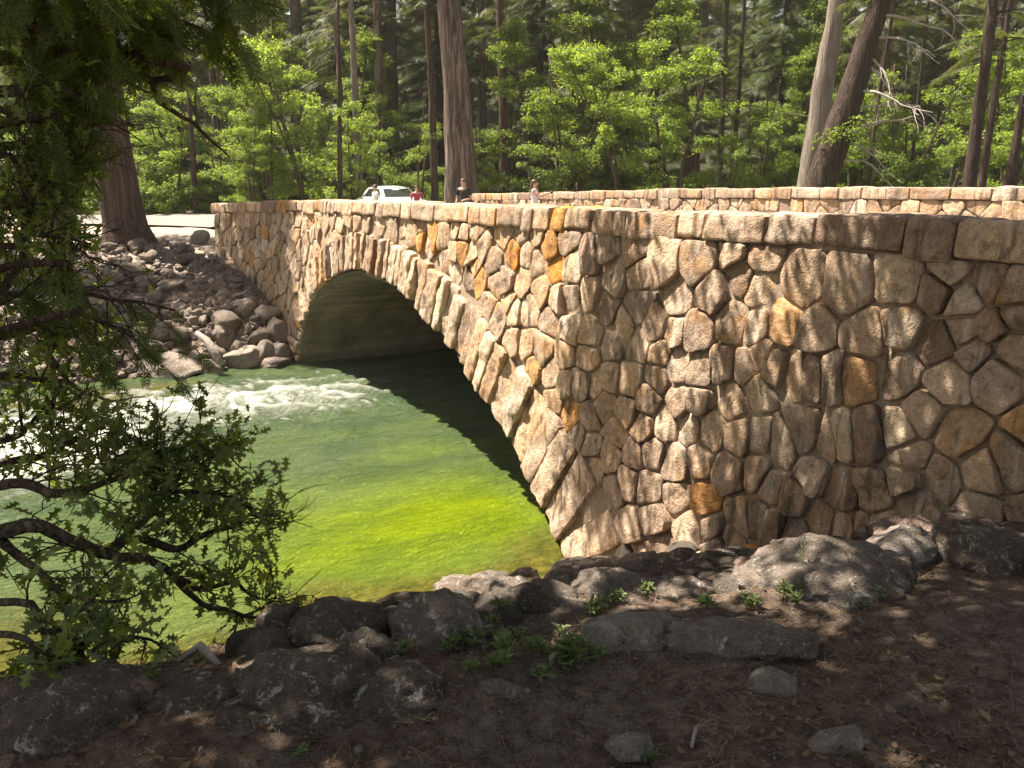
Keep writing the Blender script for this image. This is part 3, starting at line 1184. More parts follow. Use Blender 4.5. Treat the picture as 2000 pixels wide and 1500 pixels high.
NEAR_ROCKS = [
    # px centre x, y, width, height, material, label, facets, depth/width ratio
    (640, 1240, 265, 140, 'boulder_dark', 'biggest dark lichen-spotted boulder at the water edge left of the light domed boulder', 7, .9),
    (778, 1185, 115, 80, 'boulder_dark', 'dark pointed boulder at the water behind the light domed boulder', 8, .8),
    (862, 1232, 185, 150, 'boulder', 'light grey domed boulder covered with white lichen blotches', 6, .8),
    (700, 1285, 130, 120, 'boulder', 'rounded boulder with pale mossy top in front of the biggest dark boulder', 6, .8),
    (600, 1345, 250, 150, 'boulder_dark', 'broad mossy brown boulder with dark holes, lowest of the waterside boulders', 6, .8),
    (545, 1225, 120, 110, 'boulder_dark', 'dark boulder touching the oak twigs at the water edge', 9, .8),
    (765, 1360, 210, 100, 'boulder_dark', 'low dark buried rock with a pale stick leaning on it', 6, .8),
    (905, 1150, 130, 70, 'boulder', 'long brown rock along the water above the light domed boulder', 7, .7),
    (968, 1138, 125, 60, 'boulder', 'flat-topped greyish rock at the green water edge', 9, .8),
    (1030, 1135, 75, 62, 'boulder_dark', 'small black angular rock standing at the green water edge', 9, .8),
    (1000, 1170, 130, 85, 'boulder', 'grey rock with white drips of lichen in the middle of the bank edge', 7, .8),
    (1105, 1140, 115, 75, 'boulder', 'grey lichen-flecked rock below the foot of the arch', 7, .8),
    (1185, 1155, 170, 90, 'boulder', 'wide smooth grey boulder in front of the arch foot', 6, .8),
    (1085, 1190, 135, 58, 'boulder', 'low grey rock lying in front of the lichen-flecked one', 8, .8),
    (985, 1205, 110, 46, 'boulder_dark', 'low dark rock among the green weeds', 8, .8),
    (1125, 1113, 95, 48, 'boulder_pale', 'pale sunlit rock right under the arch springing', 8, .8),
    (1180, 1108, 130, 50, 'boulder_dark', 'long dark rock against the lowest arch stone', 8, .7),
    (1262, 1108, 115, 64, 'boulder', 'purplish rock against the wall right of the arch foot', 8, .8),
    (1330, 1105, 110, 60, 'boulder_dark', 'dark hollow-looking rock against the wall', 9, .8),
    (1425, 1092, 150, 72, 'boulder_dark', 'large dull rock leaning on the wall base', 8, .7),
    (1312, 1163, 150, 54, 'boulder', 'low lichen-crusted rock with a green weed beside it', 7, .8),
    (1490, 1112, 125, 48, 'boulder_rosy', 'reddish flat rock between the wall and the big grey slab', 8, .8),
    (1610, 1088, 140, 42, 'boulder', 'small flat grey rock behind the big grey slab', 7, .8),
    (1640, 1145, 330, 105, 'boulder', 'biggest flat grey slab half buried in the needles', 5, .75),
    (1765, 1088, 150, 84, 'boulder_pale', 'pale pinkish wedge-shaped rock at the wall base', 9, .9),
    (1790, 1048, 150, 66, 'boulder_rosy', 'rounded rosy boulder behind the pale wedge-shaped rock', 5, .8),
    (1935, 1075, 195, 125, 'boulder_dark', 'big dark pitted boulder at the right end of the wall base', 6, .9),
    (1250, 1250, 215, 52, 'boulder_pale', 'long pale smooth slab lying flush with the litter', 5, .6),
    (1455, 1262, 260, 82, 'boulder', 'blunt-ended dark slab with a band of white lichen', 7, .6),
    (1520, 1350, 105, 58, 'boulder_pale', 'small pale three-cornered stone on the open litter', 12, .8),
    (1236, 1470, 82, 44, 'boulder_pale', 'fist-sized pale stone at the lower edge of the picture', 9, .8),
    (1650, 1462, 110, 72, 'boulder_pale', 'long pale weathered stone lying in the dark needles', 9, .5),
    (125, 1420, 270, 120, 'boulder_dark', 'big dark flat boulder in the lower left corner', 6, .9),
    (330, 1400, 260, 70, 'boulder_dark', 'low dark ledge right of the corner boulder', 7, .8),
    (975, 1360, 90, 42, 'boulder', 'small grey rock sunk in the needles below the weeds', 8, .8),
    (665, 1400, 170, 56, 'boulder_dark', 'dark flat rock below the mossy boulder', 7, .8),
    (450, 1440, 200, 60, 'boulder_dark', 'dark flat rock beside the fallen log', 8, .8),
    (35, 1235, 140, 110, 'boulder_dark', 'dark boulder under the oak leaves at the left edge', 7, .8),
    (1655, 1070, 60, 34, 'boulder', 'small grey stone lying against the wall foot', 9, .8),
    (1580, 1060, 60, 34, 'boulder', 'small brown stone under the sunlit streak of the wall', 9, .8),
    (1395, 1322, 42, 26, 'boulder_pale', 'pale pebble left of the three-cornered stone', 9, .8),
    (1460, 1306, 36, 22, 'boulder_pale', 'tiny white stone chip above the three-cornered stone', 9, .8),
]
for i, (cx, cy, w, h, mn, lab, fc_, dr) in enumerate(NEAR_ROCKS):
    b = hit(cx, cy + h * .42)
    dist = np.linalg.norm(b - np.array([0, 0, H]))
    rw = w / F * dist / 2
    hh = h / F * dist
    rz_ = max(hh * .62, rw * .34)
    b2 = b + np.array([0, rw * dr * .5, 0])
    gz_ = float(height(b2[0], b2[1], False))
    rock('boulder' if w > 100 else 'stone', (b2[0], b2[1], gz_ + hh * .24), (rw * 1.10, rw * dr, rz_ * 1.0), random.uniform(-.3, .3), 100 + i, M[mn], lab, 5 if w > 140 else 4, fc_ + 6, .12, (random.uniform(-.12, .12), random.uniform(-.1, .1)))

# broken stone on the far bank beside the bridge
FAR_ROCKS = [
    (318, 722, 125, 50, 'talus_pale', 'biggest pale boulder sitting in the water at the foot of the talus'),
    (406, 724, 66, 32, 'talus_pale', 'pale wedge-shaped boulder beside the driftwood log in the water'),
    (468, 700, 72, 46, 'talus_pale', 'pale domed boulder with a dark waterline right of the driftwood log'),
    (532, 716, 74, 28, 'talus', 'flat oblong block lying in the water next to the bridge foot'),
    (516, 686, 36, 40, 'talus_pale', 'upright squared block standing behind the flat oblong block'),
    (548, 690, 50, 36, 'talus', 'squared block tucked against the bridge foot'),
    (542, 648, 40, 56, 'talus', 'tall leaning block against the far wing of the bridge'),
    (385, 695, 44, 18, 'talus_pale', 'long pale stone above the driftwood log'),
    (434, 658, 44, 44, 'talus', 'hollowed grey boulder above the pale domed boulder'),
    (475, 600, 44, 32, 'talus_pale', 'light round boulder halfway up the talus'),
    (296, 655, 60, 30, 'talus', 'flat-topped grey boulder low on the left of the talus'),
    (387, 462, 36, 24, 'talus_pale', 'lone pale round boulder on the rim of the road shoulder'),
    (475, 512, 18, 14, 'talus_pale', 'small white stone against the top of the far wing wall'),
]
for i, (cx, cy, w, h, mn, lab) in enumerate(FAR_ROCKS):
    b = hit(cx, cy + h * .35)
    dist = np.linalg.norm(b - np.array([0, 0, H]))
    rw, hh = w / F * dist / 2, h / F * dist
    z0 = max(float(height(b[0], b[1], False)), -.12)
    rock('boulder', (b[0], b[1] + rw * .4, z0 + hh * .22), (rw * 1.08, rw * .85, max(hh * .62, rw * .4)), random.uniform(-.3, .3), 300 + i, M[mn], lab, 4, 12, .09, (0, random.uniform(-.1, .1)))

tproto = []
for i in range(7):
    o = rock('talus_rock', (0, 0, -30), (1, random.uniform(.7, .95), random.uniform(.5, .8)), 0, 400 + i, M['talus' if i % 3 else 'talus_pale'],
             'broken grey stone lying in the jumbled talus of the far bank', 3, 13, .10, group='talus stones on the far bank')
    tproto.append(o)
cnt = 0
used = []
rt = np.random.default_rng(21)
tries = 0
while cnt < 265 and tries < 9000:
    tries += 1
    o = rt.uniform(.1, 11.5) if rt.random() < .88 else rt.uniform(11, 16)
    s = 11.2 + .1 * min(o, 6) + abs(rt.normal(0, 2.6))
    if s < SL + .3 + .1 * o or s > 18.5 or o < o_face(s) + .15:
        continue
    r = float(np.clip(rt.lognormal(-1.55, .42), .09, .52))
    if s > 14.5:
        r *= .75
    x, y = xy(s, o)
    if any((x - a) ** 2 + (y - b) ** 2 < (.62 * (r + c)) ** 2 for a, b, c in used):
        continue
    used.append((x, y, r))
    z = float(height(x, y, False)) + r * .25
    if cnt < 7:
        q = tproto[cnt]
        q.location = (x, y, z)
    else:
        q = tproto[cnt % 7].copy()
        COL.objects.link(q)
        q.location = (x, y, z)
    q.rotation_euler = (rt.uniform(-.5, .5), rt.uniform(-.5, .5), rt.uniform(0, 6.28))
    q.scale = (r, r, r * rt.uniform(.8, 1.15))
    cnt += 1

# waterside cobbles along the near bank and wall foot
cobs = []
for i in range(5):
    cobs.append(rock('cobble', (0, 0, -30), (1, random.uniform(.7, .95), random.uniform(.5, .75)), 0, 500 + i, M['boulder' if i % 2 else 'boulder_dark'],
                     'small brown cobble wedged among the bank boulders', 3, 10, .09, group='cobbles between the bank boulders'))
pts = []
for t in np.linspace(0, 1, 170):
    cx = 500 + 1250 * t + rt.uniform(-30, 30)
    cy = np.interp(cx, [480, 760, 1000, 1120, 1250, 1500, 1780], [1245, 1215, 1165, 1122, 1110, 1100, 1085]) + rt.uniform(-18, 75)
    pts.append((cx, cy))
for i, (cx, cy) in enumerate(pts):
    b = hit(cx, cy)
    r = rt.uniform(.04, .2)
    q = cobs[i] if i < 5 else cobs[i % 5].copy()
    if i >= 5:
        COL.objects.link(q)
    q.location = (b[0], b[1], float(height(b[0], b[1], False)) + r * .2)
    q.rotation_euler = (rt.uniform(-.4, .4), rt.uniform(-.4, .4), rt.uniform(0, 6.28))
    q.scale = (r, r, r)

# driftwood, sticks
def stick(name, pts, rad, m, label, cat, sides=8):
    V, Fc = tube(pts, rad, sides, .35, len(pts))
    return tag(mesh_obj(name, V, Fc, m, None, True), label, cat)


a, b = hit(387, 690), hit(440, 722)
stick('driftwood_log', [a + (0, 0, .45), a * .65 + b * .35 + (0, 0, .42), a * .3 + b * .7 + (0, -.1, .33), b + (0, -.15, .12)], [.05, .085, .10, .075], M['dead_wood'],
      'bleached driftwood log slanting down to the water between pale boulders', 'log')
a, b = hit(720, 1385), hit(712, 1335)
stick('stick', [a + (0, 0, .06), a * .5 + b * .5 + (0, .0, .10), b + (0, 0, .18)], [.016, .02, .013], M['wood_grey'], 'short pale stick leaning on the low dark rock', 'stick')
a, b = hit(352, 1312), hit(440, 1332)
stick('fallen_branch', [a + (0, 0, .05), a * .6 + b * .4 + (0, .05, .10), b + (0, 0, .05)], [.014, .02, .012], M['wood_grey'], 'curved pale fallen branch under the oak', 'branch')
a, b = hit(405, 1425), hit(450, 1375)
stick('fallen_log', [a + (0, 0, .02), a * .5 + b * .5 + (0, 0, .06), b + (0, 0, .05)], [.03, .04, .034], M['wood_dark'], 'short dark broken log on the bank below the oak', 'log')
for k_, (p0, p1, r, lab) in enumerate([((1220, 1190), (1290, 1172), .010, 'thin twig lying by the lichen-crusted rock'), ((1350, 1470), (1372, 1425), .006, 'thin straw-coloured twig near the lower edge'),
                                       ((860, 1265), (1000, 1272), .012, 'dark twig lying across the weeds under the domed boulder'), ((1290, 1355), (1390, 1345), .005, 'long thin twig on the open litter')]):
    a, b = hit(*p0), hit(*p1)
    stick('stick', [a + (0, 0, .02), (a + b) / 2 + (0, .02, .035), b + (0, 0, .02)], [r, r * 1.1, r * .6], M['wood_grey' if k_ % 2 else 'wood_dark'], lab, 'stick', 6)

# litter: fallen needles, dry leaves, stone chips
def scatter(n, seed, pxr):
    r = np.random.default_rng(seed)
    P = []
    x = r.uniform(*pxr[0], n)
    y = r.uniform(*pxr[1], n)
    X_ = (x - 1000) / F
    # uniform on the ground rather than in the picture
    gx_ = r.uniform(-3.6, 4.6, n)
    gy_ = 1.2 + (6.2 * r.uniform(0, 1, n) ** 1.5)
    s, o = so(gx_, gy_)
    k = (o > .05) & (s < -.6)
    return gx_[k], gy_[k], r


x, y, r = scatter(80000, 31, ((0, 2000), (1100, 1500)))
dens = fbm(np.c_[x * 1.1, y * 1.1, x * 0], 3, 91)
k = dens > r.uniform(-.9, .5, len(x))
x, y = x[k], y[k]
z = height(x, y) + r.uniform(.002, .012, len(x))
an = r.uniform(0, 2 * PI, len(x))
D = np.stack([np.cos(an), np.sin(an), r.normal(0, .12, len(x))], -1)
Xa, Ya, Za = frames(D, np.tile([0, 0, 1.0], (len(x), 1)))
V, Fc = spread([(-.5, -.011, 0), (0, -.012, .03), (.5, -.004, 0), (.5, .004, 0), (0, .012, .03), (-.5, .011, 0)], [(0, 1, 4, 5), (1, 2, 3, 4)], np.stack([x, y, z], -1), Xa, Ya, Za, r.uniform(.035, .115, len(x)))
tag(mesh_obj('needle_litter', V, Fc, M['dry_needle'], None, False), kind='stuff')
x, y, r = scatter(12000, 33, ((0, 2000), (1100, 1500)))
k = fbm(np.c_[x * .9, y * .9, x * 0 + 5], 3, 93) > r.uniform(-.4, .7, len(x))
x, y = x[k], y[k]
z = height(x, y) + r.uniform(.004, .02, len(x))
D = r.normal(0, 1, (len(x), 3)) * [1, 1, .35]
Xa, Ya, Za = frames(D, r.normal(0, .45, (len(x), 3)) + [0, 0, 1])
V, Fc = spread([(-.5, -.08, .12), (0, -.32, 0), (.5, -.1, .14), (.5, .1, .14), (0, .32, .02), (-.5, .08, .12)], [(0, 1, 4, 5), (1, 2, 3, 4)], np.stack([x, y, z], -1), Xa, Ya, Za, r.uniform(.012, .04, len(x)))
tag(mesh_obj('leaf_litter', V, Fc, M['dry_leaf'], None, False), kind='stuff')
x, y, r = scatter(12000, 35, ((0, 2000), (1100, 1500)))
z = height(x, y) + .002
tv, tf = ICO[3][0], None
oc = np.array([(1, 0, 0), (-1, 0, 0), (0, 1, 0), (0, -1, 0), (0, 0, 1), (0, 0, -1)], float) * [1, .75, .5]
of = np.array([(0, 2, 4), (2, 1, 4), (1, 3, 4), (3, 0, 4), (2, 0, 5), (1, 2, 5), (3, 1, 5), (0, 3, 5)])
an = r.uniform(0, 2 * PI, len(x))
D = np.stack([np.cos(an), np.sin(an), r.normal(0, .3, len(x))], -1)
Xa, Ya, Za = frames(D, np.tile([0, 0, 1.0], (len(x), 1)))
V, Fc = spread(oc, of, np.stack([x, y, z], -1), Xa, Ya, Za, np.clip(r.lognormal(-5.1, .55, len(x)), .003, .03))
tag(mesh_obj('stone_chips', V, Fc, M['boulder_pale'], None, False), kind='stuff')

# weeds on the bank
def weed_mesh(seed, n=10, L=.06):
    r = np.random.default_rng(seed)
    V0, F0 = [], []
    mb = MB()
    for st in range(r.integers(2, 5)):
        a0 = r.uniform(0, 6.28)
        top = np.array([math.cos(a0) * .04, math.sin(a0) * .04, r.uniform(.04, .12)])
        base = np.array([math.cos(a0) * .012, math.sin(a0) * .012, -.01])
        v, f = tube([base, (base + top) / 2 + [0, 0, .01], top], [.0022, .002, .0012], 4)
        mb.add(v, f, 1)
        nl = n
        an = r.uniform(0, 6.28) + np.arange(nl) * 2.4
        el = r.uniform(.1, .8, nl)
        D = np.stack([np.cos(an) * np.cos(el), np.sin(an) * np.cos(el), np.sin(el)], -1)
        X, Y, Z = frames(D, np.tile([0, 0, 1.0], (nl, 1)) + r.normal(0, .3, (nl, 3)))
        h = r.uniform(.25, 1, nl)
        org = base + (top - base) * h[:, None]
        v, f = spread([(0, -.02, 0), (.35, -.17, .03), (.75, -.13, .0), (1, 0, -.09), (.75, .13, 0), (.35, .17, .03), (0, .02, 0), (.5, 0, -.03)],
                      [(0, 1, 7), (1, 2, 7), (2, 3, 7), (3, 4, 7), (4, 5, 7), (5, 6, 7), (6, 0, 7)], org, X, Y, Z, r.uniform(.55, 1.1, nl) * L)
        mb.add(v, f, 0)
    return mb


wp = [(weed_mesh(70 + i)).build('weed', [M['weed'], M['twig']], None, False) for i in range(5)]
for o in wp:
    tag(o, 'small green leafy weed in the needle litter', 'weed', 'weeds on the near bank')
WS = [(1250, 1168, 1.1), (1270, 1185, .8), (1160, 1215, 1), (1180, 1205, .9), (1135, 1225, .8), (1150, 1275, 1.2), (1115, 1280, 1.2), (1085, 1298, 1.1), (1140, 1292, .9), (1175, 1268, .8), (1060, 1300, .8),
      (885, 1272, 1), (905, 1290, 1.1), (925, 1268, 1.1), (945, 1282, 1), (870, 1300, .9), (960, 1300, 1), (985, 1285, .9), (1000, 1310, 1.1), (1030, 1318, 1), (975, 1322, .9), (840, 1310, .8), (815, 1320, .8),
      (765, 1282, 1), (755, 1270, .8), (1015, 1290, .9), (1045, 1280, .8), (1425, 1205, .9), (1400, 1212, .8), (1515, 1195, 1), (1530, 1190, .8), (1380, 1215, .7), (1560, 1195, .7), (1685, 1203, .7), (1660, 1210, .6),
      (1625, 1205, .6), (955, 1235, .9), (975, 1245, .8), (940, 1225, .7), (1100, 1250, .7), (1120, 1305, .9), (1000, 1270, .8), (1245, 1495, .7), (630, 1490, .6), (905, 1315, .8), (930, 1330, .8)]
for i, (cx, cy, sc_) in enumerate(WS):
    b = hit(cx + rt.uniform(-45, 45), cy + rt.uniform(-22, 22))
    q = wp[i] if i < 5 else wp[i % 5].copy()
    if i >= 5:
        COL.objects.link(q)
    q.location = (b[0], b[1], float(height(b[0], b[1])) + .003)
    q.rotation_euler = (0, 0, rt.uniform(0, 6.28))
    q.scale = (sc_ * .8,) * 3
b = hit(1560, 1165)
mb = weed_mesh(88, 7, .03)
v, f = tube([(0, 0, 0), (.005, 0, .12), (0, .006, .24)], [.002, .0016, .001], 4)
mb.add(v, f, 1)
r = np.random.default_rng(3)
nl = 26
an = np.arange(nl) * 2.4
D = np.stack([np.cos(an), np.sin(an), r.uniform(.2, .8, nl)], -1)
X, Y, Z = frames(D, np.tile([0, 0, 1.0], (nl, 1)))
v, f = spread([(0, -.1, 0), (.6, -.14, 0), (1, 0, 0), (.6, .14, 0), (0, .1, 0)], [(0, 1, 2, 3), ], np.stack([np.zeros(nl), np.zeros(nl), np.linspace(.03, .24, nl)], -1), X, Y, Z, .03)
mb.add(v, f, 0)
o = mb.build('weed', [M['weed'], M['twig']], None, False, loc=(b[0], b[1], float(height(b[0], b[1])) - .01))
tag(o, 'tall thin weed stalk standing in front of the biggest flat grey slab', 'weed')

# small rubble filling the talus
r = np.random.default_rng(77)
n = 5200
o = r.uniform(0, 13, n)
s = 11.2 + .1 * np.minimum(o, 6) + np.abs(r.normal(0, 3.2, n))
k = (s < 18.2) & (o > o_face(s) + .1) & (s > SL + .2)
s, o = s[k], o[k]
x, y = xy(s, o)
rv, rf = rock_verts(3, 611, 11, .1)
import bmesh as _bm
V0, F0 = [], []
z = height(x, y, False)
ax1 = unit(r.normal(0, 1, (len(x), 3)))
X_, Y_, Z_ = frames(ax1, r.normal(0, 1, (len(x), 3)))
tv_, tf_ = ico(2)
tv_ = rock_verts(3, 613, 10)[0][:len(tv_)] if False else tv_
rr = np.random.default_rng(5)
for _ in range(8):
    nn_ = unit(rr.normal(0, 1, 3))
    tv_ = tv_ - np.outer(np.clip(tv_ @ nn_ - rr.uniform(.5, .85), 0, None), nn_)
V, Fc = spread(tv_ * [1, .8, .6], tf_, np.stack([x, y, z + .01], -1), X_, Y_, Z_, np.clip(r.lognormal(-2.5, .45, len(x)), .03, .2))
tag(mesh_obj('rubble', V, Fc, M['talus'], None, False), kind='stuff')

# ------------------------------------------------------------------ trees
LEAF_T = np.array([(0, 0, 0), (.35, -.26, .05), (.8, -.17, .02), (1, 0, -.08), (.8, .17, .02), (.35, .26, .05), (.45, 0, -.04)])
LEAF_F = np.array([(0, 1, 6), (1, 2, 6), (2, 3, 6), (3, 4, 6), (4, 5, 6), (5, 0, 6)])
DIA_T = np.array([(0, 0, 0), (.45, -.28, .04), (1, 0, -.06), (.45, .28, .04)])
DIA_F = np.array([(0, 1, 2, 3)])


def leaf_cloud(rng, centers, radii, per, ln, flat=.28, tilt=.55, tpl=(DIA_T, DIA_F), droop=.15):
    C = np.repeat(centers, per, axis=0)
    R_ = np.repeat(radii, per)
    N = len(C)
    a = rng.uniform(0, 2 * PI, N)
    q = np.sqrt(rng.uniform(0, 1, N))
    off = np.stack([np.cos(a) * q, np.sin(a) * q, rng.normal(0, flat, N) - droop * q * q], -1) * R_[:, None]
    D = np.stack([np.cos(a), np.sin(a), np.full(N, -.25)], -1) + rng.normal(0, .6, (N, 3))
    Nn = np.tile([0, 0, 1.0], (N, 1)) + rng.normal(0, tilt, (N, 3))
    X, Y, Z = frames(D, Nn)
    return spread(tpl[0], tpl[1], C + off, X, Y, Z, ln * rng.uniform(.65, 1.25, N))


def limb_path(rng, p0, dirv, L, n=5, up=.0, wob=.12):
    P = [np.asarray(p0, float)]
    d = unit(np.asarray(dirv, float))
    for i in range(n):
        d = unit(d + rng.normal(0, wob, 3) + np.array([0, 0, up]))
        P.append(P[-1] + d * L / n)
    return np.array(P)


def broadleaf(name, seed, h, R_, mleaf, mbark, ln=.15, ncl=150, per=40, low=.12, stems=1, loc=(0, 0, 0), lean=(0, 0)):
    rng = np.random.default_rng(seed)
    root = empty(name, loc)
    tb = MB()
    cen, rad = [], []
    for st in range(stems):
        a0 = rng.uniform(0, 6.28)
        tp = [np.array([0, 0, -.3])]
        d = unit(np.array([math.cos(a0) * .16 * (stems > 1) + lean[0], math.sin(a0) * .16 * (stems > 1) + lean[1], 1.0]))
        for i in range(7):
            d = unit(d + rng.normal(0, .05, 3) + [0, 0, .03])
            tp.append(tp[-1] + d * h * .95 / 7)
        tp = np.array(tp)
        r0 = h * .012 / math.sqrt(stems) + .03
        tr = np.linspace(r0, r0 * .2, 8)
        tr[0] *= 1.5
        v, f = tube(tp, tr, 8, .15, seed)
        tb.add(v, f)
        nl = int(26 / stems)
        for i in range(nl):
            t = rng.uniform(low, .98)
            k = t * 7
            i0 = min(int(k), 6)
            p0 = tp[i0] * (1 - (k - i0)) + tp[i0 + 1] * (k - i0)
            prof = math.sin(min(1, (t - low * .5) / (1 - low * .5)) ** .75 * PI * .93 + .12)
            L = R_ * max(.25, prof) * rng.uniform(.7, 1.1)
            a = i * 2.4 + rng.uniform(-.5, .5)
            lp = limb_path(rng, p0, (math.cos(a), math.sin(a), rng.uniform(.1, .6)), L, 5, -.03)
            v, f = tube(lp, np.linspace(r0 * .32 * (1.1 - t * .7), .008, 6), 5, 0, cap=False)
            tb.add(v, f)
            m_ = max(2, int(ncl / 26))
            for q in range(m_):
                w = rng.uniform(.3, 1.02)
                kk = w * 5
                j = min(int(kk), 4)
                c = lp[j] + (lp[j + 1] - lp[j]) * (kk - j)
                cen.append(c + rng.normal(0, .16 * R_ / 2.5, 3) * [1, 1, .6])
                rad.append(rng.uniform(.18, .42) * (R_ / 2.6) ** .5)
    cen, rad = np.array(cen), np.array(rad)
    tb.build('trunk', [mbark], root)
    V, Fc = leaf_cloud(rng, cen, rad, per, ln)
    mesh_obj('crown', V, Fc, mleaf, root, False)
    return root


# a jagged conifer spray: one flat twig with needles
_sp, _sf = [], []
for i in range(7):
    t = i / 7
    w = .30 * (1 - t * .8)
    for sg in (-1, 1):
        k = len(_sp)
        _sp += [(t, 0, 0), (t + .05, 0, 0), (t + .14, sg * w, -.05)]
        _sf.append((k, k + 1, k + 2) if sg > 0 else (k + 1, k, k + 2))
k = len(_sp)
_sp += [(0, -.012, .005), (1.02, 0, -.02), (0, .012, .005)]
_sf.append((k, k + 1, k + 2))
SPRAY = (np.array(_sp), np.array(_sf))


def conifer(name, seed, h, r0, mleaf, mbark, z0=3.0, Lmax=2.6, nb=80, per=40, ln=.55, droop=.35, loc=(0, 0, 0), lean=(0, 0), ztop=None, dead=0, dens=1.0, sides=12, flare=1.35, bend=.01):
    rng = np.random.default_rng(seed)
    root = empty(name, loc)
    n = 14
    tp = [np.array([0, 0, -.4])]
    d = unit(np.array([lean[0], lean[1], 1.0]))
    for i in range(n):
        d = unit(d + rng.normal(0, bend, 3))
        tp.append(tp[-1] + d * (h + .4) / n)
    tp = np.array(tp)
    hh = np.linspace(0, 1, n + 1)
    tr = r0 * (1 - hh * .9) ** .8
    tr[0] *= flare * 1.1
    tr[1] *= 1.06
    # finer trunk rings for the bark relief
    u = np.linspace(0, n, n * 4 + 1)
    tp2 = np.stack([np.interp(u, np.arange(n + 1), tp[:, c]) for c in range(3)], -1)
    tr2 = np.interp(u, np.arange(n + 1), tr)
    v, f = tube(tp2, tr2, sides, .12, seed)
    tb = MB()
    tb.add(v, f)
    ORG, DX, NN, SL_ = [], [], [], []
    zt = ztop or h
    for b in range(nb):
        t = rng.uniform(0, 1)
        zb = z0 + (zt - z0) * t
        k = min(max((zb + .4) / (h + .4) * n, 0), n - .001)
        i0 = int(k)
        p0 = tp[i0] + (tp[i0 + 1] - tp[i0]) * (k - i0)
        full = (1 - (zb - z0 * .6) / (h * 1.02 - z0 * .6))
        L = Lmax * max(.15, full) ** .75 * rng.uniform(.65, 1.12)
        a = b * 2.399 + rng.uniform(-.4, .4)
        lp = limb_path(rng, p0, (math.cos(a), math.sin(a), rng.uniform(-.1, .35)), L, 6, -droop / 6, .06)
        v, f = tube(lp, np.linspace(.012 + .014 * L, .005, 7), 4, 0, cap=False)
        tb.add(v, f)
        m_ = int(per * dens * (.4 + .6 * L / Lmax))
        w = rng.uniform(.22, 1.02, m_) * 6
        j = np.minimum(w.astype(int), 5)
        org = lp[j] + (lp[j + 1] - lp[j]) * (w - j)[:, None]
        ax_ = unit(lp[j + 1] - lp[j])
        sd = np.cross(ax_, [0, 0, 1.0])
        sg = rng.choice([-1, 1], m_)[:, None]
        D = ax_ * .75 + sd * sg * rng.uniform(.3, 1.0, (m_, 1)) + np.array([0, 0, -.2 - droop * .5]) + rng.normal(0, .18, (m_, 3))
        ORG.append(org)
        DX.append(D)
        NN.append(np.tile([0, 0, 1.0], (m_, 1)) + rng.normal(0, .35, (m_, 3)))
        SL_.append(ln * rng.uniform(.55, 1.15, m_) * (1.05 - .35 * w / 6))
    for b in range(dead):
        zb = rng.uniform(1.5, max(2, z0 + 2))
        k = min((zb + .4) / (h + .4) * n, n - .01)
        i0 = int(k)
        p0 = tp[i0] + (tp[i0 + 1] - tp[i0]) * (k - i0)
        a = rng.uniform(0, 6.28)
        lp = limb_path(rng, p0, (math.cos(a), math.sin(a), rng.uniform(-.3, .3)), rng.uniform(.5, 1.9), 5, -.05, .15)
        v, f = tube(lp, np.linspace(.02, .006, 6), 4, 0, cap=False)
        tb.add(v, f)
    tb.build('trunk', [mbark], root)
    if ORG:
        O, D, Nn, S_l = np.concatenate(ORG), np.concatenate(DX), np.concatenate(NN), np.concatenate(SL_)
        X, Y, Z = frames(D, Nn)
        V, Fc = spread(SPRAY[0], SPRAY[1], O, X, Y, Z, S_l)
        mesh_obj('crown', V, Fc, mleaf, root, False)
    return root


def gz(x, y):
    return float(height(x, y, False)) - .05


def at_px(px, D):
    """ground point straight under picture column px at distance D"""
    x = (px - 1000) / F * D * CT * 1.0
    x = (px - 1000) / F * (D * CT + ST * 1.2)
    return (x, D, gz(x, D))


# -- named trees
t = conifer('pine_tree', 1, 17, .60, M['needle_grey'], M['bark_pine'], z0=9.2, Lmax=3.0, nb=34, per=46, ln=.5, loc=at_px(905, 31), lean=(-.035, .0), dead=3, sides=28, flare=1.25, ztop=15)
tag(t, 'massive furrowed pine trunk rising behind the bridge beside the man in black', 'tree')
t = conifer('pine_tree', 2, 24, .27, M['needle'], M['bark_cedar'], z0=8.5, Lmax=2.6, nb=60, per=40, loc=at_px(987, 43), dead=8, sides=14)
tag(t, 'straight reddish trunk standing right of the massive pine', 'tree')
t = conifer('cedar_tree', 3, 15, .56, M['cedar_spray'], M['bark_cedar'], z0=4.7, Lmax=3.2, nb=120, per=64, ln=.42, droop=.6, loc=(-10.25, 22.4, gz(-10.25, 22.4) - .15), lean=(-.05, 0), dead=8, sides=22, flare=1.5, ztop=12.5)
tag(t, 'dark red cedar with flared base on top of the talus at the left', 'tree')
t = conifer('bare_tree', 4, 16, .56, M['needle_grey'], M['bark_grey'], z0=13, Lmax=1.5, nb=12, per=20, loc=at_px(1574, 36), lean=(.05, 0), sides=18, flare=1.1, dead=3)
tag(t, 'smooth pale grey trunk behind the dark leaning tree', 'tree')
t = conifer('leaning_tree', 5, 14, .62, M['needle'], M['bark_dark'], z0=8.2, Lmax=2.4, nb=24, per=44, loc=at_px(1563, 30), lean=(.26, 0), sides=22, flare=1.2, dead=2, ztop=12)
tag(t, 'dark thick tree leaning to the right with bare grey branches hanging from it', 'tree')
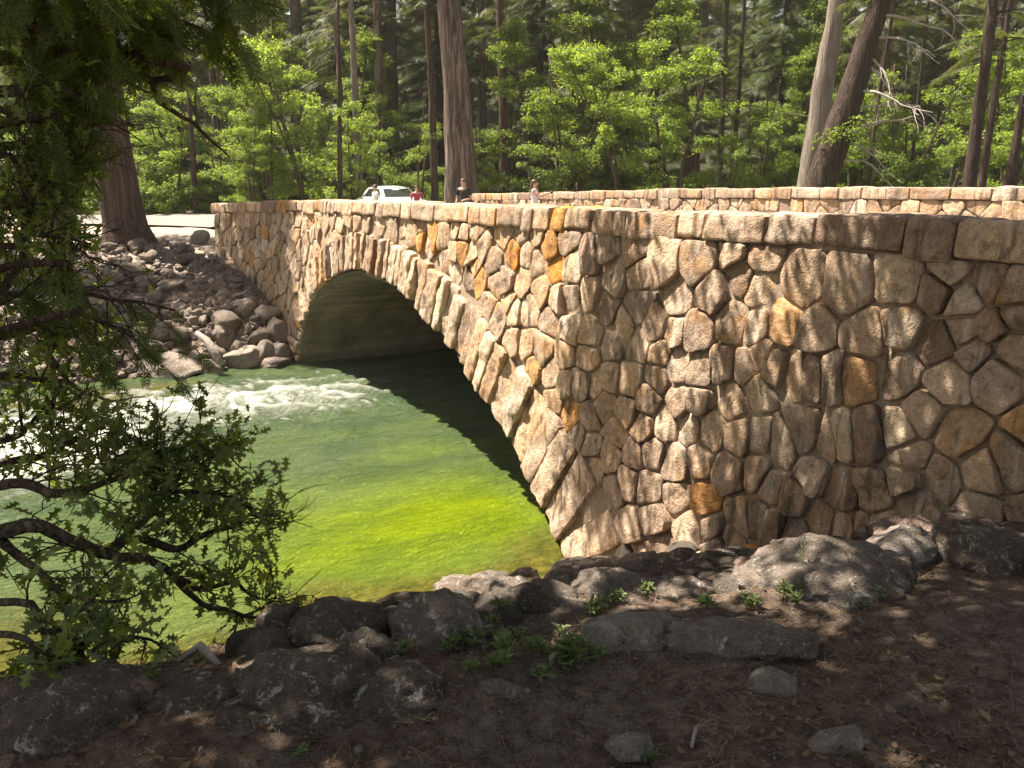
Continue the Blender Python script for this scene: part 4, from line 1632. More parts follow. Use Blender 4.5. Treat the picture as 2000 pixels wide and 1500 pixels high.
# its dead hanging branches: parts of the leaning tree
rngd = np.random.default_rng(8)
db = MB()
for k_ in range(15):
    z_ = rngd.uniform(2.6, 8.6)
    p0 = np.array([z_ * .26 + .2, -.2, z_])
    lp = limb_path(rngd, p0, (rngd.uniform(.2, 1), rngd.uniform(-.6, .3), rngd.uniform(-.5, .3)), rngd.uniform(1.2, 3.4), 8, -.13, .13)
    v, f = tube(lp, np.linspace(.05, .012, 9), 6, .2, k_, cap=False)
    db.add(v, f)
    for q in range(5):
        j = rngd.integers(2, 8)
        l2 = limb_path(rngd, lp[j], unit(lp[j] - lp[j - 1]) + rngd.normal(0, .6, 3), rngd.uniform(.4, 1.1), 5, -.08, .2)
        v, f = tube(l2, np.linspace(.018, .006, 6), 4, 0, cap=False)
        db.add(v, f)
db.build('dead_branch', [M['dead_wood']], t)
cb = leaf_cloud(rngd, np.array([(z * .26 + a, b_, z) for z, a, b_ in [(3.6, -.5, -.6), (3.9, .2, -.7), (3.75, -.1, -.9), (3.5, .7, -.5), (4.2, .5, -.8), (3.3, 1.2, -.4)]]), np.full(6, .45), 90, .12, .25)
mesh_obj('foliage', cb[0], cb[1], M['leaf_mid'], t, False)
t = conifer('pine_tree', 6, 19, .27, M['needle'], M['bark_dark'], z0=6.5, Lmax=2.4, nb=46, per=40, loc=at_px(1885, 31), dead=6, sides=14, lean=(.01, 0))
tag(t, 'dark slender trunk near the right end of the far parapet', 'tree')
t = conifer('broken_snag', 7, 7.3, .45, M['needle'], M['bark_dark'], z0=6, Lmax=1.0, nb=0, loc=at_px(1952, 29), dead=5, sides=18, lean=(.05, 0))
tag(t, 'broken-topped brown snag at the right edge above the far parapet', 'tree')
NAMED = [(1402, 40, .15, 'needle_dark', 'bark_dark', 'thin black trunk, left one of the close pair behind the far parapet', 5.5, 18),
         (1426, 41, .14, 'needle_dark', 'bark_dark', 'thin black trunk, right one of the close pair behind the far parapet', 4.8, 17),
         (1278, 50, .36, 'needle', 'bark_dark', 'dark trunk rising out of bright leaves halfway between the massive pine and the leaning tree', 9, 26),
         (704, 42, .20, 'needle_grey', 'bark_grey', 'pale straight trunk lit on its left side, above the parked white car', 9, 24),
         (745, 46, .30, 'needle', 'bark_pine', 'brown trunk right of the pale straight one above the car', 9, 26),
         (775, 49, .38, 'needle', 'bark_dark', 'dark thick trunk next left of the massive pine', 9.5, 28),
         (600, 55, .48, 'needle_grey', 'bark_pine', 'thick greyish trunk at the top above the bright maple', 12, 28),
         (632, 60, .42, 'needle', 'bark_dark', 'dark trunk beside the thick greyish one above the bright maple', 12, 28),
         (680, 44, .16, 'needle', 'bark_pine', 'thin trunk left of the pale straight one', 8, 22),
         (850, 36, .17, 'needle', 'bark_dark', 'short dark trunk close to the left of the massive pine', 8.5, 18),
         (492, 44, .20, 'needle_grey', 'bark_pine', 'slender brown trunk between cedar and bright maple', 6.5, 22),
         (436, 50, .22, 'needle_grey', 'bark_dark', 'slender dark trunk just right of the cedar boughs', 7, 24),
         (665, 37, .13, 'leaf', 'bark_dark', 'thin dark stem standing inside the bright maple', 9, 12),
         (1690, 38, .12, 'needle_dark', 'bark_dark', 'thin stem right of the hanging dead branches', 7.5, 14),
         (1770, 40, .11, 'needle_dark', 'bark_dark', 'very thin straight stem between dead branches and the slender trunk', 8, 15),
         (1120, 46, .13, 'needle_dark', 'bark_dark', 'thin grey stem in the leaves right of the woman', 9, 17),
         (1155, 45, .15, 'needle_dark', 'bark_pine', 'thin brown stem second right of the woman', 9.5, 18),
         (1910, 35, .18, 'needle_dark', 'bark_dark', 'thin dark trunk half behind the slender one at the right end', 7, 18),
         (382, 40, .14, 'needle_dark', 'bark_dark', 'thin forked stem behind the sunlit road', 6, 12)]
for i, (px, D, r_, ml, mb_, lab, z0, h) in enumerate(NAMED):
    t = conifer('conifer_tree', 20 + i, h, r_, M.get(ml, M['needle']), M[mb_], z0=z0, Lmax=2.2, nb=int((h - z0) * 3.4), per=34, ln=.5, loc=at_px(px, D), dead=7, sides=10, bend=.012)
    tag(t, lab, 'tree')

# -- broadleaf prototypes and their copies
BT = [broadleaf('maple_tree', 200, 9.2, 3.0, M['leaf_bright'], M['bark_small'], .135, 230, 66, .03, 3),
      broadleaf('maple_tree', 201, 8.0, 2.6, M['leaf_bright'], M['bark_small'], .13, 220, 64, .04, 2),
      broadleaf('alder_tree', 202, 10.5, 2.4, M['leaf_mid'], M['bark_small'], .125, 230, 60, .05, 1),
      broadleaf('alder_tree', 203, 7.0, 2.3, M['leaf_mid'], M['bark_small'], .12, 220, 60, .03, 3)]
BSPOT = [  # px column, distance, kind, scale, label or None
    (600, 38, 0, .92, 'big sunlit maple left of the trunks above the car'), (535, 38, 1, .78, 'pale green maple leaning over the far end of the parapet'),
    (690, 40, 1, .72, 'small bright maple behind the parked white car'), (815, 37, 3, .8, 'round bushy alder left of the massive pine'),
    (340, 41, 1, .8, 'yellow-green maple lit behind the far road'), (1100, 38, 3, 1.1, 'leafy alder right behind the woman'),
    (1215, 37, 0, .9, 'wide maple behind the middle of the far parapet'), (1310, 38, 1, 1.05, 'bright yellow-green maple behind the far parapet'),
    (1350, 43, 2, 1.1, 'tall alder left of the pair of thin black trunks'), (1480, 40, 3, 1.0, 'dull green alder between the black pair and the leaning tree'),
    (1660, 40, 1, .9, 'leafy maple right of the leaning tree'), (1760, 38, 3, 1.05, 'bushy alder behind the hanging dead branches'),
    (1850, 42, 0, 1.0, 'maple behind the slender dark trunk at the right'), (1960, 38, 1, 1.0, 'maple behind the broken snag'),
    (1040, 42, 2, .95, 'slim alder behind the reddish trunk'), (1170, 44, 2, 1.15, 'tall alder above the woman'),
    (1550, 46, 2, 1.0, 'tall alder behind the pale grey trunk'), (930, 40, 3, .8, 'low alder right of the massive pine'),
    (430, 42, 3, .8, 'low alder beside the far road bend'), (490, 37, 1, .62, 'small maple at the left end of the parapet'),
    (740, 43, 2, .6, 'alder filling the gap behind the car'), (1420, 37, 3, .7, 'low alder at the foot of the black pair')]
bused = set()
rb = np.random.default_rng(55)
for px, D, kd, sc_, lab in BSPOT:
    loc = at_px(px, D)
    if kd not in bused:
        bused.add(kd)
        q = BT[kd]
        q.location = loc
        q.scale = (sc_,) * 3
        q.rotation_euler = (0, 0, rb.uniform(0, 6.28))
    else:
        q = dup(BT[kd], loc, rb.uniform(0, 6.28), sc_)
    tag(q, lab, 'tree')
GB = 'leafy trees deeper in the wood'
for i in range(84):
    D = rb.uniform(42.5, 50) if i < 40 else rb.uniform(48, 76)
    px = rb.uniform(-150, 2200)
    kd = int(rb.integers(0, 4))
    q = dup(BT[kd], at_px(px, D), rb.uniform(0, 6.28), rb.uniform(.45, .78) if rb.random() < .72 else rb.uniform(.8, 1.1), None, GB)
    tag(q, 'leafy green tree standing deeper in the wood behind the sunlit row', 'tree', GB)
# shrubs at the edge of the wood
BS = [broadleaf('shrub', 210, 2.0, 1.3, M['leaf_mid'], M['bark_small'], .12, 110, 34, .0, 4), broadleaf('shrub', 211, 1.5, 1.2, M['leaf_bright'], M['bark_small'], .11, 100, 34, .0, 4)]
for i in range(64):
    D = rb.uniform(33.5, 50) if i > 14 else rb.uniform(39.5, 44)
    px = rb.uniform(-60, 2060) if i > 14 else rb.uniform(240, 480)
    if D < 36 and 850 < px < 960:
        px += 160
    loc = at_px(px, D)
    sv, ov = so(loc[0], loc[1])
    if -9.6 < ov < .5 and sv < 20 or (px < 700 and D < 40):
        D = rb.uniform(41, 50)
        loc = at_px(px, D)
    sc_ = rb.uniform(.6, 1.25)
    if i < 2:
        q = BS[i]
        q.location = loc
        q.scale = (sc_,) * 3
    else:
        q = dup(BS[i % 2], loc, rb.uniform(0, 6.28), sc_)
    tag(q, 'low green shrub at the foot of the woodland trees', 'shrub', 'shrubs along the edge of the wood')
# -- dark conifers filling the wood
CT_ = [conifer('fir_tree', 300, 24, .24, M['needle_dark'], M['bark_dark'], z0=1.2, Lmax=3.3, nb=150, per=60, ln=1.0, droop=.4, ztop=23.5),
       conifer('fir_tree', 301, 21, .22, M['needle'], M['bark_dark'], z0=2.5, Lmax=2.9, nb=130, per=56, ln=.95, droop=.3, dead=8, ztop=20.5),
       conifer('fir_tree', 302, 26, .30, M['needle_grey'], M['bark_pine'], z0=3.5, Lmax=3.1, nb=130, per=56, ln=.95, droop=.5, dead=10, ztop=25)]
cn = 0
for row, (D0, D1, n_) in enumerate([(47, 56, 24), (58, 70, 34), (72, 90, 44), (92, 125, 60)]):
    for i in range(n_):
        px = -260 + 2550 * (i + rb.uniform(.1, .9)) / n_
        D = rb.uniform(D0, D1)
        kd = int(rb.choice([0, 1, 2], p=[.45, .3, .25]))
        sc_ = rb.uniform(.8, 1.25)
        if cn < 3:
            q = CT_[cn]
            q.location = at_px(px, D)
            q.scale = (sc_,) * 3
        else:
            q = dup(CT_[kd], at_px(px, D), rb.uniform(0, 6.28), sc_)
        tag(q, 'dark conifer in the shaded depth of the wood', 'tree', 'conifers in the depth of the wood')
        cn += 1
q = dup(CT_[1], at_px(520, 43), 1.0, (.42, .42, .36), 'young pale fir left of the bright maple')
q['category'] = 'tree'
if 'group' in q:
    del q['group']

# -- two more cedars left of the talus, throwing it into shade
for i, (x_, y_, sc_, lab) in enumerate([(-15.0, 21.5, 1.0, 'cedar behind the oak leaves at the far left of the talus'), (-14.2, 26.0, 1.05, 'cedar standing behind and left of the flared cedar'),
                                        (-19.5, 25.0, 1.1, 'cedar at the far left bank behind the oak')]):
    src = [o for o in SC.objects if o.name == 'cedar_tree'][0]
    q = dup(src, (x_, y_, gz(x_, y_)), 2.0 + i, sc_, lab)

# ------------------------------------------------------------------ the oak on the near bank
_hx = [(0, .015), (.14, .05), (.22, .22), (.31, .09), (.42, .11), (.52, .34), (.60, .13), (.72, .13), (.83, .25), (.87, .08), (1, .0)]
OAK_V, OAK_F = [], []
for sg in (1, -1):
    k = len(OAK_V)
    for x_, y_ in _hx:
        OAK_V += [(x_, 0, -.10 * x_ * x_), (x_, sg * y_, .22 * y_ - .10 * x_ * x_ - .25 * y_ * y_)]
    for i in range(len(_hx) - 1):
        q = (k + 2 * i, k + 2 * i + 2, k + 2 * i + 3, k + 2 * i + 1)
        OAK_F.append(q if sg > 0 else q[::-1])
OAK_V, OAK_F = np.array(OAK_V, float), np.array(OAK_F)

rk = np.random.default_rng(99)
OT = np.array([-3.35, 3.3, float(height(-3.35, 3.3, False))])
oak = empty('oak_tree', tuple(OT))
tag(oak, 'spreading oak with lobed leaves reaching over the water from the left bank', 'tree')
wood, tw = MB(), MB()
tp = OT + np.array([(0, 0, -.4), (.0, .0, .2), (-.08, .08, 1.2), (-.12, .2, 2.4), (-.3, .4, 3.8), (-.35, .6, 5.4), (-.5, .8, 7.2), (-.6, 1.0, 8.6)])
v, f = tube(catmull(np.c_[tp][:, :3], 5) if False else tp, [.36, .30, .24, .21, .18, .15, .10, .05], 14, .18, 3)
wood.add(v - OT, f)
LO, LD, LN, LS = [], [], [], []


def proj(p):
    v_ = np.asarray(p) - np.array([0, 0, H])
    fw = v_[1] * CT - v_[2] * ST
    return 1000 + F * v_[0] / fw, 750 - F * (v_[1] * ST + v_[2] * CT) / fw


def open_view(p):
    a_, b_ = proj(p)
    return (185 < a_ < 480 and 215 < b_ < 500) or (135 < a_ < 480 and 480 < b_ < 790 and rk.random() < .72)


def open_view3(p):
    a_, b_ = proj(p)
    return (165 < a_ < 480 and 120 < b_ < 540) or (120 < a_ < 480 and 500 < b_ < 790 and rk.random() < .6)


def open_view2(p):
    a_, b_ = proj(p)
    return 170 < a_ < 480 and 70 < b_ < 500


def bough(pts, r0, r1, ntw, tl=.42, leafy=1.0, first=None, hang=0.0, lsz=.088):
    P = [at_y(a, b, c) for a, b, c in pts]
    if first is not None:
        P = [np.array(first)] + P
    P = catmull(np.array(P), 6)
    P = P + np.c_[fbm(P * 2.3, 3, 5), fbm(P * 2.3 + 9, 3, 6), fbm(P * 2.3 + 19, 3, 7)] * .045
    v, f = tube(P - OT, np.linspace(r0, r1, len(P)), 7, .15, int(r0 * 1e4))
    wood.add(v, f)
    n = len(P)
    st = n * .06 if first is not None else 0
    for i in range(int(ntw * (1.3 if first is not None else 1))):
        u = rk.uniform(st, n - 1.01) if i % 6 else n - 1.02
        j = int(u)
        p = P[j] + (P[j + 1] - P[j]) * (u - j)
        if open_view(p) or (300 < proj(p)[0] < 480 and proj(p)[1] < 480):
            continue
        ax_ = unit(P[min(j + 1, n - 1)] - P[j])
        d = unit(ax_ * .7 + rk.normal(0, .75, 3) + np.array([.12, 0, .18 - hang]))
        L = tl * rk.uniform(.5, 1.25)
        q = limb_path(rk, p, d, L, 5, .03 - hang * .2, .22)
        v, f = tube(q - OT, np.linspace(.006, .002, 6), 4, 0, cap=False)
        tw.add(v, f)
        for k2 in range(2):
            jj = rk.integers(1, 5)
            q2 = limb_path(rk, q[jj], unit(q[jj] - q[jj - 1]) + rk.normal(0, .7, 3), L * .5, 3, 0, .2)
            v, f = tube(q2 - OT, np.linspace(.004, .0016, 4), 3, 0, cap=False)
            tw.add(v, f)
            for tip, nn_ in ((q2[-1], 5), (q2[1], 2)):
                m_ = 0 if open_view(tip) or proj(tip)[0] > 575 else rk.poisson(nn_ * leafy * .5)
                if m_:
                    D = unit(q2[-1] - q2[-2]) * .5 + rk.normal(0, .75, (m_, 3)) + [0, 0, -.12]
                    LO.append(np.tile(tip, (m_, 1)) + rk.normal(0, .012, (m_, 3)))
                    LD.append(D)
        for tip, nn_ in ((q[-1], 6), (q[3], 2), (q[2], 1.5)):
            m_ = 0 if open_view(tip) or proj(tip)[0] > 575 else rk.poisson(nn_ * leafy * .5)
            if m_:
                D = unit(q[-1] - q[-2]) * .5 + rk.normal(0, .75, (m_, 3)) + [0, 0, -.12]
                LO.append(np.tile(tip, (m_, 1)) + rk.normal(0, .012, (m_, 3)))
                LD.append(D)


T = lambda z: OT + np.array([-.1 - .05 * z, .1 * z, z])
bough([(0, 958, 3.9), (110, 962, 4.0), (180, 945, 4.2), (240, 925, 4.4), (300, 900, 4.6)], .032, .012, 22, first=T(.9))
bough([(0, 1040, 3.7), (140, 1055, 3.9), (240, 1080, 4.1), (330, 1120, 4.3), (400, 1142, 4.5), (460, 1140, 4.7), (515, 1165, 4.9)], .042, .008, 26, .36, .8, first=T(.6))
bough([(200, 1066, 4.05), (262, 1035, 4.3), (300, 990, 4.4), (302, 930, 4.5), (292, 875, 4.7)], .035, .008, 26, .38)
bough([(262, 1035, 4.3), (330, 1075, 4.4), (390, 1050, 4.6), (440, 1030, 4.8), (490, 1005, 5.0), (530, 1030, 5.2)], .028, .005, 26, .34, .9)
bough([(300, 990, 4.4), (350, 930, 4.6), (400, 890, 4.8), (425, 880, 5.0)], .022, .006, 26, .34)
bough([(300, 960, 4.4), (370, 960, 4.6), (430, 960, 4.8), (470, 975, 4.9)], .02, .006, 22, .34)
bough([(330, 1120, 4.3), (430, 1180, 4.4), (510, 1195, 4.5), (535, 1180, 4.6)], .02, .005, 13, .30, .7)
bough([(0, 1060, 3.7), (80, 1110, 3.5), (150, 1180, 3.4), (230, 1195, 3.4)], .025, .006, 16, .30)
bough([(0, 1190, 3.0), (90, 1235, 2.95), (180, 1255, 3.0), (280, 1265, 3.1)], .02, .006, 16, .22, .9, first=T(.4))
bough([(-20, 1240, 2.6), (60, 1285, 2.5), (130, 1325, 2.5)], .016, .005, 12, .18, .9, first=T(.3))
bough([(0, 850, 4.7), (60, 820, 4.9), (110, 800, 5.0), (170, 815, 5.2)], .03, .006, 22, .36, first=T(1.5))
bough([(0, 905, 4.3), (80, 885, 4.5), (160, 865, 4.7), (205, 900, 4.9)], .028, .006, 18, .34, first=T(1.2))
bough([(0, 565, 4.9), (80, 545, 5.2), (150, 560, 5.5), (210, 585, 5.8)], .028, .008, 24, .42, first=T(2.4))
bough([(0, 475, 4.8), (60, 455, 5.0), (120, 470, 5.3), (165, 500, 5.6)], .026, .008, 26, .42, first=T(2.8))
bough([(0, 660, 4.9), (80, 640, 5.1), (140, 640, 5.4), (180, 660, 5.6)], .04, .008, 22, .38, first=T(2.0))
bough([(60, 590, 5.0), (90, 640, 5.0), (105, 700, 5.1), (150, 755, 5.3), (220, 780, 5.7), (280, 775, 6.0)], .03, .005, 14, .3, .7, hang=.25)
bough([(105, 700, 5.1), (108, 770, 5.05), (102, 850, 5.0)], .016, .005, 8, .28, .6, hang=.3)
bough([(0, 400, 4.9), (60, 375, 5.2), (110, 390, 5.5)], .04, .008, 22, .42, first=T(3.2))
bough([(0, 735, 4.9), (80, 740, 5.2), (150, 720, 5.5)], .03, .006, 18, .38, first=T(1.8))
bough([(-40, 620, 4.6), (30, 520, 4.9), (60, 420, 5.1), (120, 330, 5.4)], .03, .008, 26, .44)
bough([(0, 300, 5.0), (60, 270, 5.3), (120, 250, 5.7), (180, 240, 6.0)], .026, .008, 24, .46, first=T(3.8))
bough([(0, 200, 5.2), (100, 160, 5.7), (200, 120, 6.2), (280, 100, 6.7)], .028, .008, 26, .46, first=T(4.4))
bough([(0, 60, 5.4), (130, 40, 5.9), (250, 20, 6.5), (350, 20, 7.0)], .028, .008, 28, .48, first=T(4.9))
LO, LD = np.concatenate(LO), np.concatenate(LD)
Nn = np.tile([0, 0, 1.0], (len(LO), 1)) + rk.normal(0, .5, LO.shape)
X, Y, Z = frames(LD, Nn)
Vo, Fo = spread(OAK_V, OAK_F, LO - OT, X, Y, Z, rk.uniform(.055, .115, len(LO)))

# unseen canopy added to the oak, shaped to shade bank and dapple wall
hh_ = np.array([.83 * AX[0] + .56 * NO[0], .83 * AX[1] + .56 * NO[1]])
hh_ = hh_ / np.linalg.norm(hh_)
qq_ = np.array([hh_[1], -hh_[0]])
CN, CR = [], []
n = 4200
cc = rk.uniform(-4.2, 3.4, n)
qv = rk.uniform(-1.2, 7.95, n)
zc = rk.uniform(6.6, 9.6, n)
uu_ = cc + .554 * zc
px_ = uu_ * hh_[0] + qv * qq_[0]
py_ = uu_ * hh_[1] + qv * qq_[1]
far_q = sstep(5.3, 6.3, qv)
edge = np.clip((7.95 - qv) / .35, 0, 1) * np.clip((3.2 - .3 * far_q - cc) / .6, 0, 1)
gap_ = fbm(np.c_[cc * (1.15 - .55 * far_q), qv * (1.15 + 1.0 * far_q), np.zeros(n)], 3, 123)
thr = -.80 + .72 * far_q + .45 * sstep(1.9, 2.8, cc) * (1 - far_q)
band = np.exp(-((qv - np.interp(cc, [-1.2, -.6, -.2, .2, 1.3], [4.7, 4.0, 3.4, 3.15, 3.38])) / .52) ** 2) * sstep(-1.8, -1.2, cc) * sstep(2.1, 1.5, cc)  # opening cut in the canopy so a band of sun reaches the bank
lowl = np.exp(-((qv - 1.8) / .6) ** 2 - ((cc - 1.6) / .5) ** 2)
edge = edge * (1 - np.clip(1.3 * band, 0, 1)) * (1 - .75 * lowl)
keep = (rk.uniform(0, 1, n) < edge * (.95 - .2 * far_q)) & (gap_ > thr) & (zc - H > .30 * np.hypot(px_, py_))
C_ = np.stack([px_, py_, zc], -1)[keep]
Vc, Fc_ = leaf_cloud(rk, C_ - OT, rk.uniform(.22, .42, len(C_)), 34, .12, .35, .6)
for e_ in [(-1.3, 5.7, 7.4, .9, 6.7, 7.9), (-.8, 3.4, 7.8, 1.6, 3.4, 8.4), (-2.2, 5.6, 7.3, -.6, 7.0, 7.8), (-1.4, 2.0, 7.8, .8, .8, 8.4), (-2.4, 6.2, 7.6, -2.6, 7.6, 8.2)]:  # limbs added to reach the unseen canopy
    P_ = catmull(np.array([T(4.6), (-2.6, 4.3, 7.0), e_[:3], e_[3:]]), 6)
    P_ = P_ + np.c_[fbm(P_ * 1.7, 3, 5), fbm(P_ * 1.7 + 9, 3, 6), fbm(P_ * 1.7 + 19, 3, 7)] * .12
    v, f = tube(P_ - OT, np.linspace(.10, .02, len(P_)), 7, .15, 5)
    wood.add(v, f)
nv = len(wood.v)
for V_, F_ in zip(tw.v, [None] * len(tw.v)):
    pass
trunk = wood.build('trunk', [M['bark_small']], oak)
tw.build('twigs', [M['twig']], trunk)
mesh_obj('foliage', Vo, Fo, M['leaf_oak'], oak, False)
mesh_obj('crown', Vc, Fc_, M['leaf_oak'], oak, False)  # unseen leaf cloud, added for the shade it casts

# ------------------------------------------------------------------ the cedar whose boughs hang into the upper left
CT0 = np.array([-7.6, 5.6, float(height(-7.6, 5.6, False))])
ced = empty('hanging_cedar', tuple(CT0))
tag(ced, 'dark cedar on the near bank hanging flat drooping boughs into the upper left', 'tree')
wood = MB()
v, f = tube(np.array([(0, 0, -1.0), (0, 0, .3), (.1, .1, 3), (.15, .1, 6), (.1, .2, 10), (.1, .2, 13)]), [.5, .4, .33, .27, .16, .04], 14, .15, 4)
wood.add(v, f)
# a flat scale-leaf spray, branching like a fern
sv, sf = [], []


def frond(p, d, L, w, lev):
    d = d / np.linalg.norm(d)
    sd = np.array([-d[1], d[0], 0])
    k = len(sv)
    droop = lambda q: (q[0], q[1], -.32 * q[0] * q[0] - .15 * q[1] * q[1])
    sv.extend([droop(p - sd * w), droop(p + sd * w), droop(p + d * L + sd * w * .3), droop(p + d * L - sd * w * .3)])
    sf.append((k, k + 1, k + 2, k + 3))
    if lev:
        nb_ = 5 if lev == 2 else 3
        for i in range(nb_):
            t = .15 + .75 * i / nb_
            for sg in (-1, 1):
                frond(p + d * L * t, d * .75 + sd * sg * .7, L * (.42 - .2 * t) if lev == 2 else L * .42, w * .8, lev - 1)


frond(np.array([0, 0, 0.0]), np.array([1.0, 0, 0]), 1.0, .026, 2)
FRV, FRF = np.array(sv), np.array(sf)
SO, SD_, SN, SS = [], [], [], []


def cbough(pts, r0, nsp, first=None, L=.34, droop=.5):
    P = [at_y(a, b, c * .74) for a, b, c in pts]
    if first is not None:
        P = [np.array(first)] + P
    P = catmull(np.array(P), 6)
    P = P + np.c_[fbm(P * 1.7, 3, 15), fbm(P * 1.7 + 9, 3, 16), fbm(P * 1.7 + 19, 3, 17)] * .07
    v, f = tube(P - CT0, np.linspace(r0, .006, len(P)), 6, .1, 2)
    wood.add(v, f)
    n = len(P)
    st = n * .1 if first is not None else 0
    for i in range(nsp):
        u = rk.uniform(st, n - 1.01)
        j = int(u)
        p = P[j] + (P[j + 1] - P[j]) * (u - j)
        if open_view2(p) or rk.random() < .35:
            continue
        ax_ = unit(P[j + 1] - P[j])
        d = unit(ax_ * .8 + rk.normal(0, .6, 3) + np.array([0, 0, -droop]))
        q = limb_path(rk, p, d, rk.uniform(.15, .6), 4, -droop * .35, .1)
        v, f = tube(q - CT0, np.linspace(.006, .002, 5), 3, 0, cap=False)
        wood.add(v, f)
        for k2 in range(rk.integers(3, 6)):
            jj = rk.integers(1, 5)
            if open_view3(q[jj]):
                continue
            SO.append(q[jj])
            SD_.append(unit(q[jj] - q[jj - 1]) + rk.normal(0, .45, 3) + np.array([0, 0, -droop * .6]))
            SN.append(rk.normal(0, .55, 3) + np.array([0, -.5, .8]))
            SS.append(L * rk.uniform(.5, 1.0))


c_at = lambda z: CT0 + np.array([.1, .1, z])
cbough([(0, 50, 7.4), (80, 70, 7.7), (180, 60, 8.0), (300, 55, 8.5), (390, 110, 9)], .05, 60, c_at(5.6))
cbough([(0, 165, 7.2), (110, 195, 7.6), (200, 170, 8.0), (320, 190, 8.6)], .05, 60, c_at(5.0))
cbough([(0, -50, 7.4), (120, -30, 8.0), (260, 0, 8.5), (410, 50, 9)], .05, 60, c_at(6.2))
cbough([(0, 300, 7.2), (80, 310, 7.6), (150, 320, 8.1)], .04, 30, c_at(4.4))
cbough([(0, 235, 7.0), (80, 230, 7.3), (150, 235, 7.7), (210, 245, 8.0)], .04, 36, c_at(4.8))
cbough([(0, 110, 7.6), (120, 110, 8.0), (240, 120, 8.4), (360, 140, 9.0)], .04, 50, c_at(5.4))
cbough([(0, 525, 6.2), (120, 560, 6.5), (240, 575, 6.9), (345, 590, 7.3)], .03, 26, c_at(3.0), .26, .55)
cbough([(0, 640, 6.0), (120, 610, 6.3), (200, 620, 6.6), (250, 650, 6.8)], .03, 26, c_at(2.6), .24, .6)
cbough([(240, 110, 8.2), (290, 165, 8.4), (340, 225, 8.7), (385, 250, 9.0), (415, 275, 9.2), (440, 300, 9.4)], .035, 30, c_at(5.2), .26)
cbough([(0, -120, 7.0), (150, -100, 7.6), (300, -90, 8.2), (440, -40, 8.8)], .05, 50, c_at(6.8))
SO, SD_, SN, SS = np.array(SO), np.array(SD_), np.array(SN), np.array(SS)
X, Y, Z = frames(SD_, SN)
V, Fc = spread(FRV, FRF, SO - CT0, X, Y, Z, SS)
wood.build('trunk', [M['twig']], ced)
mesh_obj('crown', V, Fc, M['cedar_spray'], ced, False)

# ------------------------------------------------------------------ people
def skin_mesh(nodes, edges, sub=1):
    """nodes: list of (pos, rx[, ry]); grows one smooth surface round the skeleton"""
    me = bpy.data.meshes.new('tmp_skin')
    me.from_pydata([tuple(n[0]) for n in nodes], edges, [])
    ob = bpy.data.objects.new('tmp_skin', me)
    COL.objects.link(ob)
    md = ob.modifiers.new('s', 'SKIN')
    md.use_smooth_shade = True
    sk = me.skin_vertices[0].data
    for i, n in enumerate(nodes):
        sk[i].radius = (n[1], n[2] if len(n) > 2 else n[1])
        sk[i].use_root = (i == 0)
    ms = ob.modifiers.new('u', 'SUBSURF')
    ms.levels = ms.render_levels = sub
    dg = bpy.context.evaluated_depsgraph_get()
    ev = ob.evaluated_get(dg)
    m2 = ev.to_mesh()
    V = [tuple(v.co) for v in m2.vertices]
    Fc = [tuple(p.vertices) for p in m2.polygons]
    ev.to_mesh_clear()
    bpy.data.objects.remove(ob)
    bpy.data.meshes.remove(me)
    return np.array(V), Fc


def hand_nodes(wrist, d, side, nodes, edges, iw):
    """palm, four curled fingers of different length, and a thumb"""
    d = unit(np.array(d, float))
    up = np.array([0, 0, 1.0])
    ac = unit(np.cross(d, up) + 1e-6) * side
    nrm = np.cross(ac, d)
    w = np.array(wrist)
    nodes.append((w + d * .05, .032, .016))
    ip = len(nodes) - 1
    edges.append((iw, ip))
    for k, (off, ln) in enumerate([(-.026, .066), (-.009, .076), (.009, .071), (.026, .055)]):
        b = w + d * .085 + ac * off
        nodes.append((b, .010))
        edges.append((ip, len(nodes) - 1))
        nodes.append((b + d * ln * .5 - nrm * .01, .009))
        edges.append((len(nodes) - 2, len(nodes) - 1))
        nodes.append((b + d * ln * .82 - nrm * .035, .008))
        edges.append((len(nodes) - 2, len(nodes) - 1))
    b = w + d * .03 - ac * .035
    nodes.append((b, .011))
    edges.append((ip, len(nodes) - 1))
    nodes.append((b + d * .035 - ac * .02, .009))
    edges.append((len(nodes) - 2, len(nodes) - 1))


